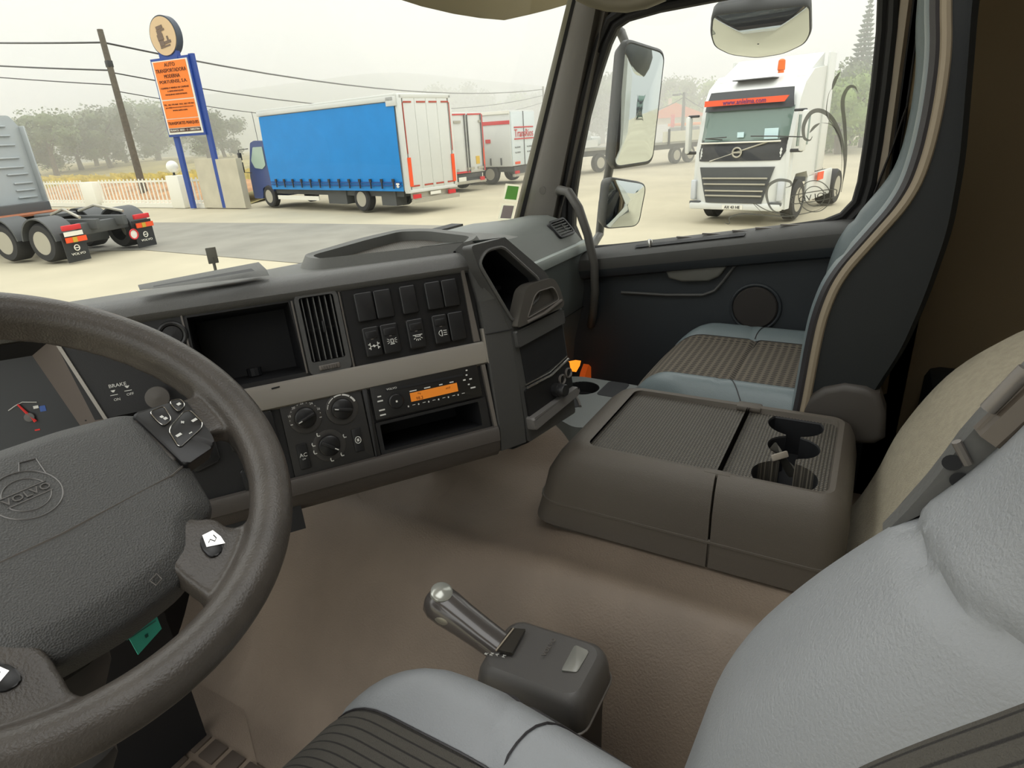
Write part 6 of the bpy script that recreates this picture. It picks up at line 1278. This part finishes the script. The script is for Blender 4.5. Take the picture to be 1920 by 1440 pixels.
# our own truck: outer cab side, chassis behind, seen in the mirrors
ow = thing('truck_body', 'white outer cab side and dark chassis of the truck we sit in', 'truck body', (.85, -1.5, GZ))
b = MB(); b.box((2.045, -.75, .9), (.03, 1.3, 2.3)); b.box((2.045, .5, .3), (.03, 1.1, 1.0)); part('cab_side', b, MO['white'], ow, smooth=False)
b = MB(); b.box((1.9, -2.4, -.45), (.25, 1.4, .7), r=.05); b.box((1.4, -3, -.2), (.3, 6, .3)); b.box((1.9, -1.5, -.4), (.3, .3, .8)); part('chassis_side', b, MO['grey'], ow)
for y in (-4.0, .9): wheel(ow, Matrix.Translation((0, 0, GZ)), (1.85, y, .5), .5, .35, side=1)
# decal on the side window
dc = thing('window_decal', 'grey swirl decal with mirrored lettering on the passenger window', 'decal', (1.91, .2, 1.0)); dm_ = thru('decal_grey', (110, 110, 104), .7, .12)
def dcl(pts, r, nm='decal_swirl', closed=False):
    P = [W(px, py, 'x', 1.909) for px, py in pts]; Q = []
    for i in range(len(P) - 1 if not closed else len(P)):
        p0, p1, p2, p3 = P[i - 1] if (i > 0 or closed) else P[i], P[i], P[(i + 1) % len(P)], P[(i + 2) % len(P)] if (closed or i + 2 < len(P)) else P[-1]
        for k in range(6):
            f = k / 6; Q.append(.5 * ((2 * p1) + (-p0 + p2) * f + (2 * p0 - 5 * p1 + 4 * p2 - p3) * f * f + (-p0 + 3 * p1 - 3 * p2 + p3) * f ** 3))
    if not closed: Q.append(P[-1])
    n = len(Q); rr = [r * (max(.18, math.sin(math.pi * (i + .5) / n)) if not closed else 1) for i in range(n)]
    b = MB(); L0 = []; L1 = []
    for i, p in enumerate(Q):
        t = (Q[(i + 1) % n] - Q[i - 1]) if (closed or 0 < i < n - 1) else (Q[1] - Q[0] if i == 0 else Q[-1] - Q[-2]); t.x = 0; t.normalize(); u = V((0, -t.z, t.y)); L0.append(p + u * rr[i]); L1.append(p - u * rr[i])
    if closed: L0.append(L0[0]); L1.append(L1[0])
    b.loft([L0, L1]); part(nm, b, dm_, dc, smooth=False)
dcl([(1581, 335), (1583, 300), (1578, 262), (1562, 225), (1540, 208), (1520, 212), (1507, 235), (1508, 258), (1518, 263), (1523, 256)], .0052)
dcl([(1577, 360), (1586, 300), (1584, 240), (1580, 190), (1590, 165), (1602, 163), (1608, 172)], .0046)
dcl([(1577, 330), (1578, 280), (1565, 240), (1550, 215), (1553, 180), (1560, 165)], .0012)
dcl([(1560, 168), (1566, 150), (1575, 135)], .0042, 'decal_leaf')
dcl([(1579, 300), (1575, 260), (1560, 235), (1540, 230)], .0012)
dcl([(1518, 249), (1527, 238), (1537, 231)], .0035, 'decal_leaf')
dcl([(1362, 410), (1360, 418), (1368, 419), (1368, 408), (1390, 401), (1430, 403), (1480, 405), (1530, 395), (1548, 385)], .0022)
dcl([(1480, 403), (1450, 395), (1438, 372), (1440, 350), (1458, 338), (1480, 340), (1483, 348), (1473, 352)], .0042)
dcl([(1470, 404), (1435, 393), (1412, 380), (1430, 400)], .0014)
for r_ in (30, 19): dcl([(1527 + r_ * math.cos(a), 368 + r_ * .98 * math.sin(a)) for a in [2 * math.pi * i / 10 for i in range(10)]], .0013, 'decal_ring', True)
dcl([(1490, 366), (1560, 355), (1568, 362), (1560, 371), (1492, 382), (1486, 374)], .0014, 'decal_oval', True)
tc0 = W(1527, 369, 'x', 1.908); tu = (W(1560, 362, 'x', 1.908) - W(1494, 375, 'x', 1.908)).normalized(); tv = V((-1, 0, 0)).cross(tu)
b = MB(); b.text('VOLVO', .078, .0155, FR(tc0, tu, tv, (-1, 0, 0)), flip=True, thick=.0005); part('decal_lettering', b, dm_, dc, smooth=False)
# stickers on the windscreen
def onws(px, py):
    y = 1.1
    for _ in range(6): p = W(px, py, 'y', y); y = wsy(p.x, p.z) - .006
    return W(px, py, 'y', y)
def sticker(nm, pts, m, label, m2=None, p2=None):
    t = thing(nm, label, 'sticker', tuple(onws(*pts[0]))); b = MB(); b.add([onws(*p) for p in pts], [tuple(range(len(pts)))]); part('sticker_sheet', b, m, t, smooth=False)
    if p2: b = MB(); b.add([onws(*p) + V((0, -.002, 0)) for p in p2], [tuple(range(len(p2)))]); part('sticker_print', b, m2, t, smooth=False)
vin = glass('clear_vinyl', (.93, .93, .86), .12, .3)
sticker('parking_sticker', [(948, 344), (976, 347), (970, 378), (942, 375)], thru('vinyl_pale', (235, 232, 208), .7), 'green sticker low on the right edge of the windscreen', thru('sticker_green', (110, 168, 96), .7), [(951, 348), (972, 350), (967, 375), (945, 373)])
sticker('inspection_sticker', [(941, 382), (967, 384), (960, 414), (933, 412)], thru('vinyl_pale', (235, 232, 208), .7), 'grey-violet sticker below the green one on the windscreen', thru('sticker_violet', (150, 140, 152), .7), [(943, 385), (963, 386), (957, 410), (937, 409)])
# wiper blade low on the windscreen
b = MB(); b.ring([V((1.0, 1.29, 1.0)), W(800, 430, 'y', 1.25) - V((0, 0, .012)), W(880, 431, 'y', 1.22) - V((0, 0, .004)), W(895, 434, 'y', 1.2)], 6, .008); solo('windscreen_wiper', b, MO['blk'], 'black wiper resting low behind the dashboard tray', 'wiper')
# ---------------------------------------------------------------- fog
b = MB(); b.prism([(22, -140), (420, -140), (420, 420), (-160, 420), (-160, 40), (16, 40), (22, 33)], GZ - .1, 42); fg = part('fog', b, mat('fogm', (255, 255, 255)), None, 'pale fog filling the yard and hiding the hills', smooth=False, cat='fog'); fg['kind'] = 'stuff'
fm_ = bpy.data.materials.new('fog_volume'); fm_.use_nodes = True; n = fm_.node_tree.nodes; n.clear(); o_ = n.new('ShaderNodeOutputMaterial'); vs_ = n.new('ShaderNodeVolumeScatter'); vs_.inputs['Color'].default_value = (.99, 1, .97, 1); vs_.inputs['Density'].default_value = .0135; vs_.inputs['Anisotropy'].default_value = .2
fm_.node_tree.links.new(vs_.outputs[0], o_.inputs['Volume']); fg.data.materials.clear(); fg.data.materials.append(fm_)
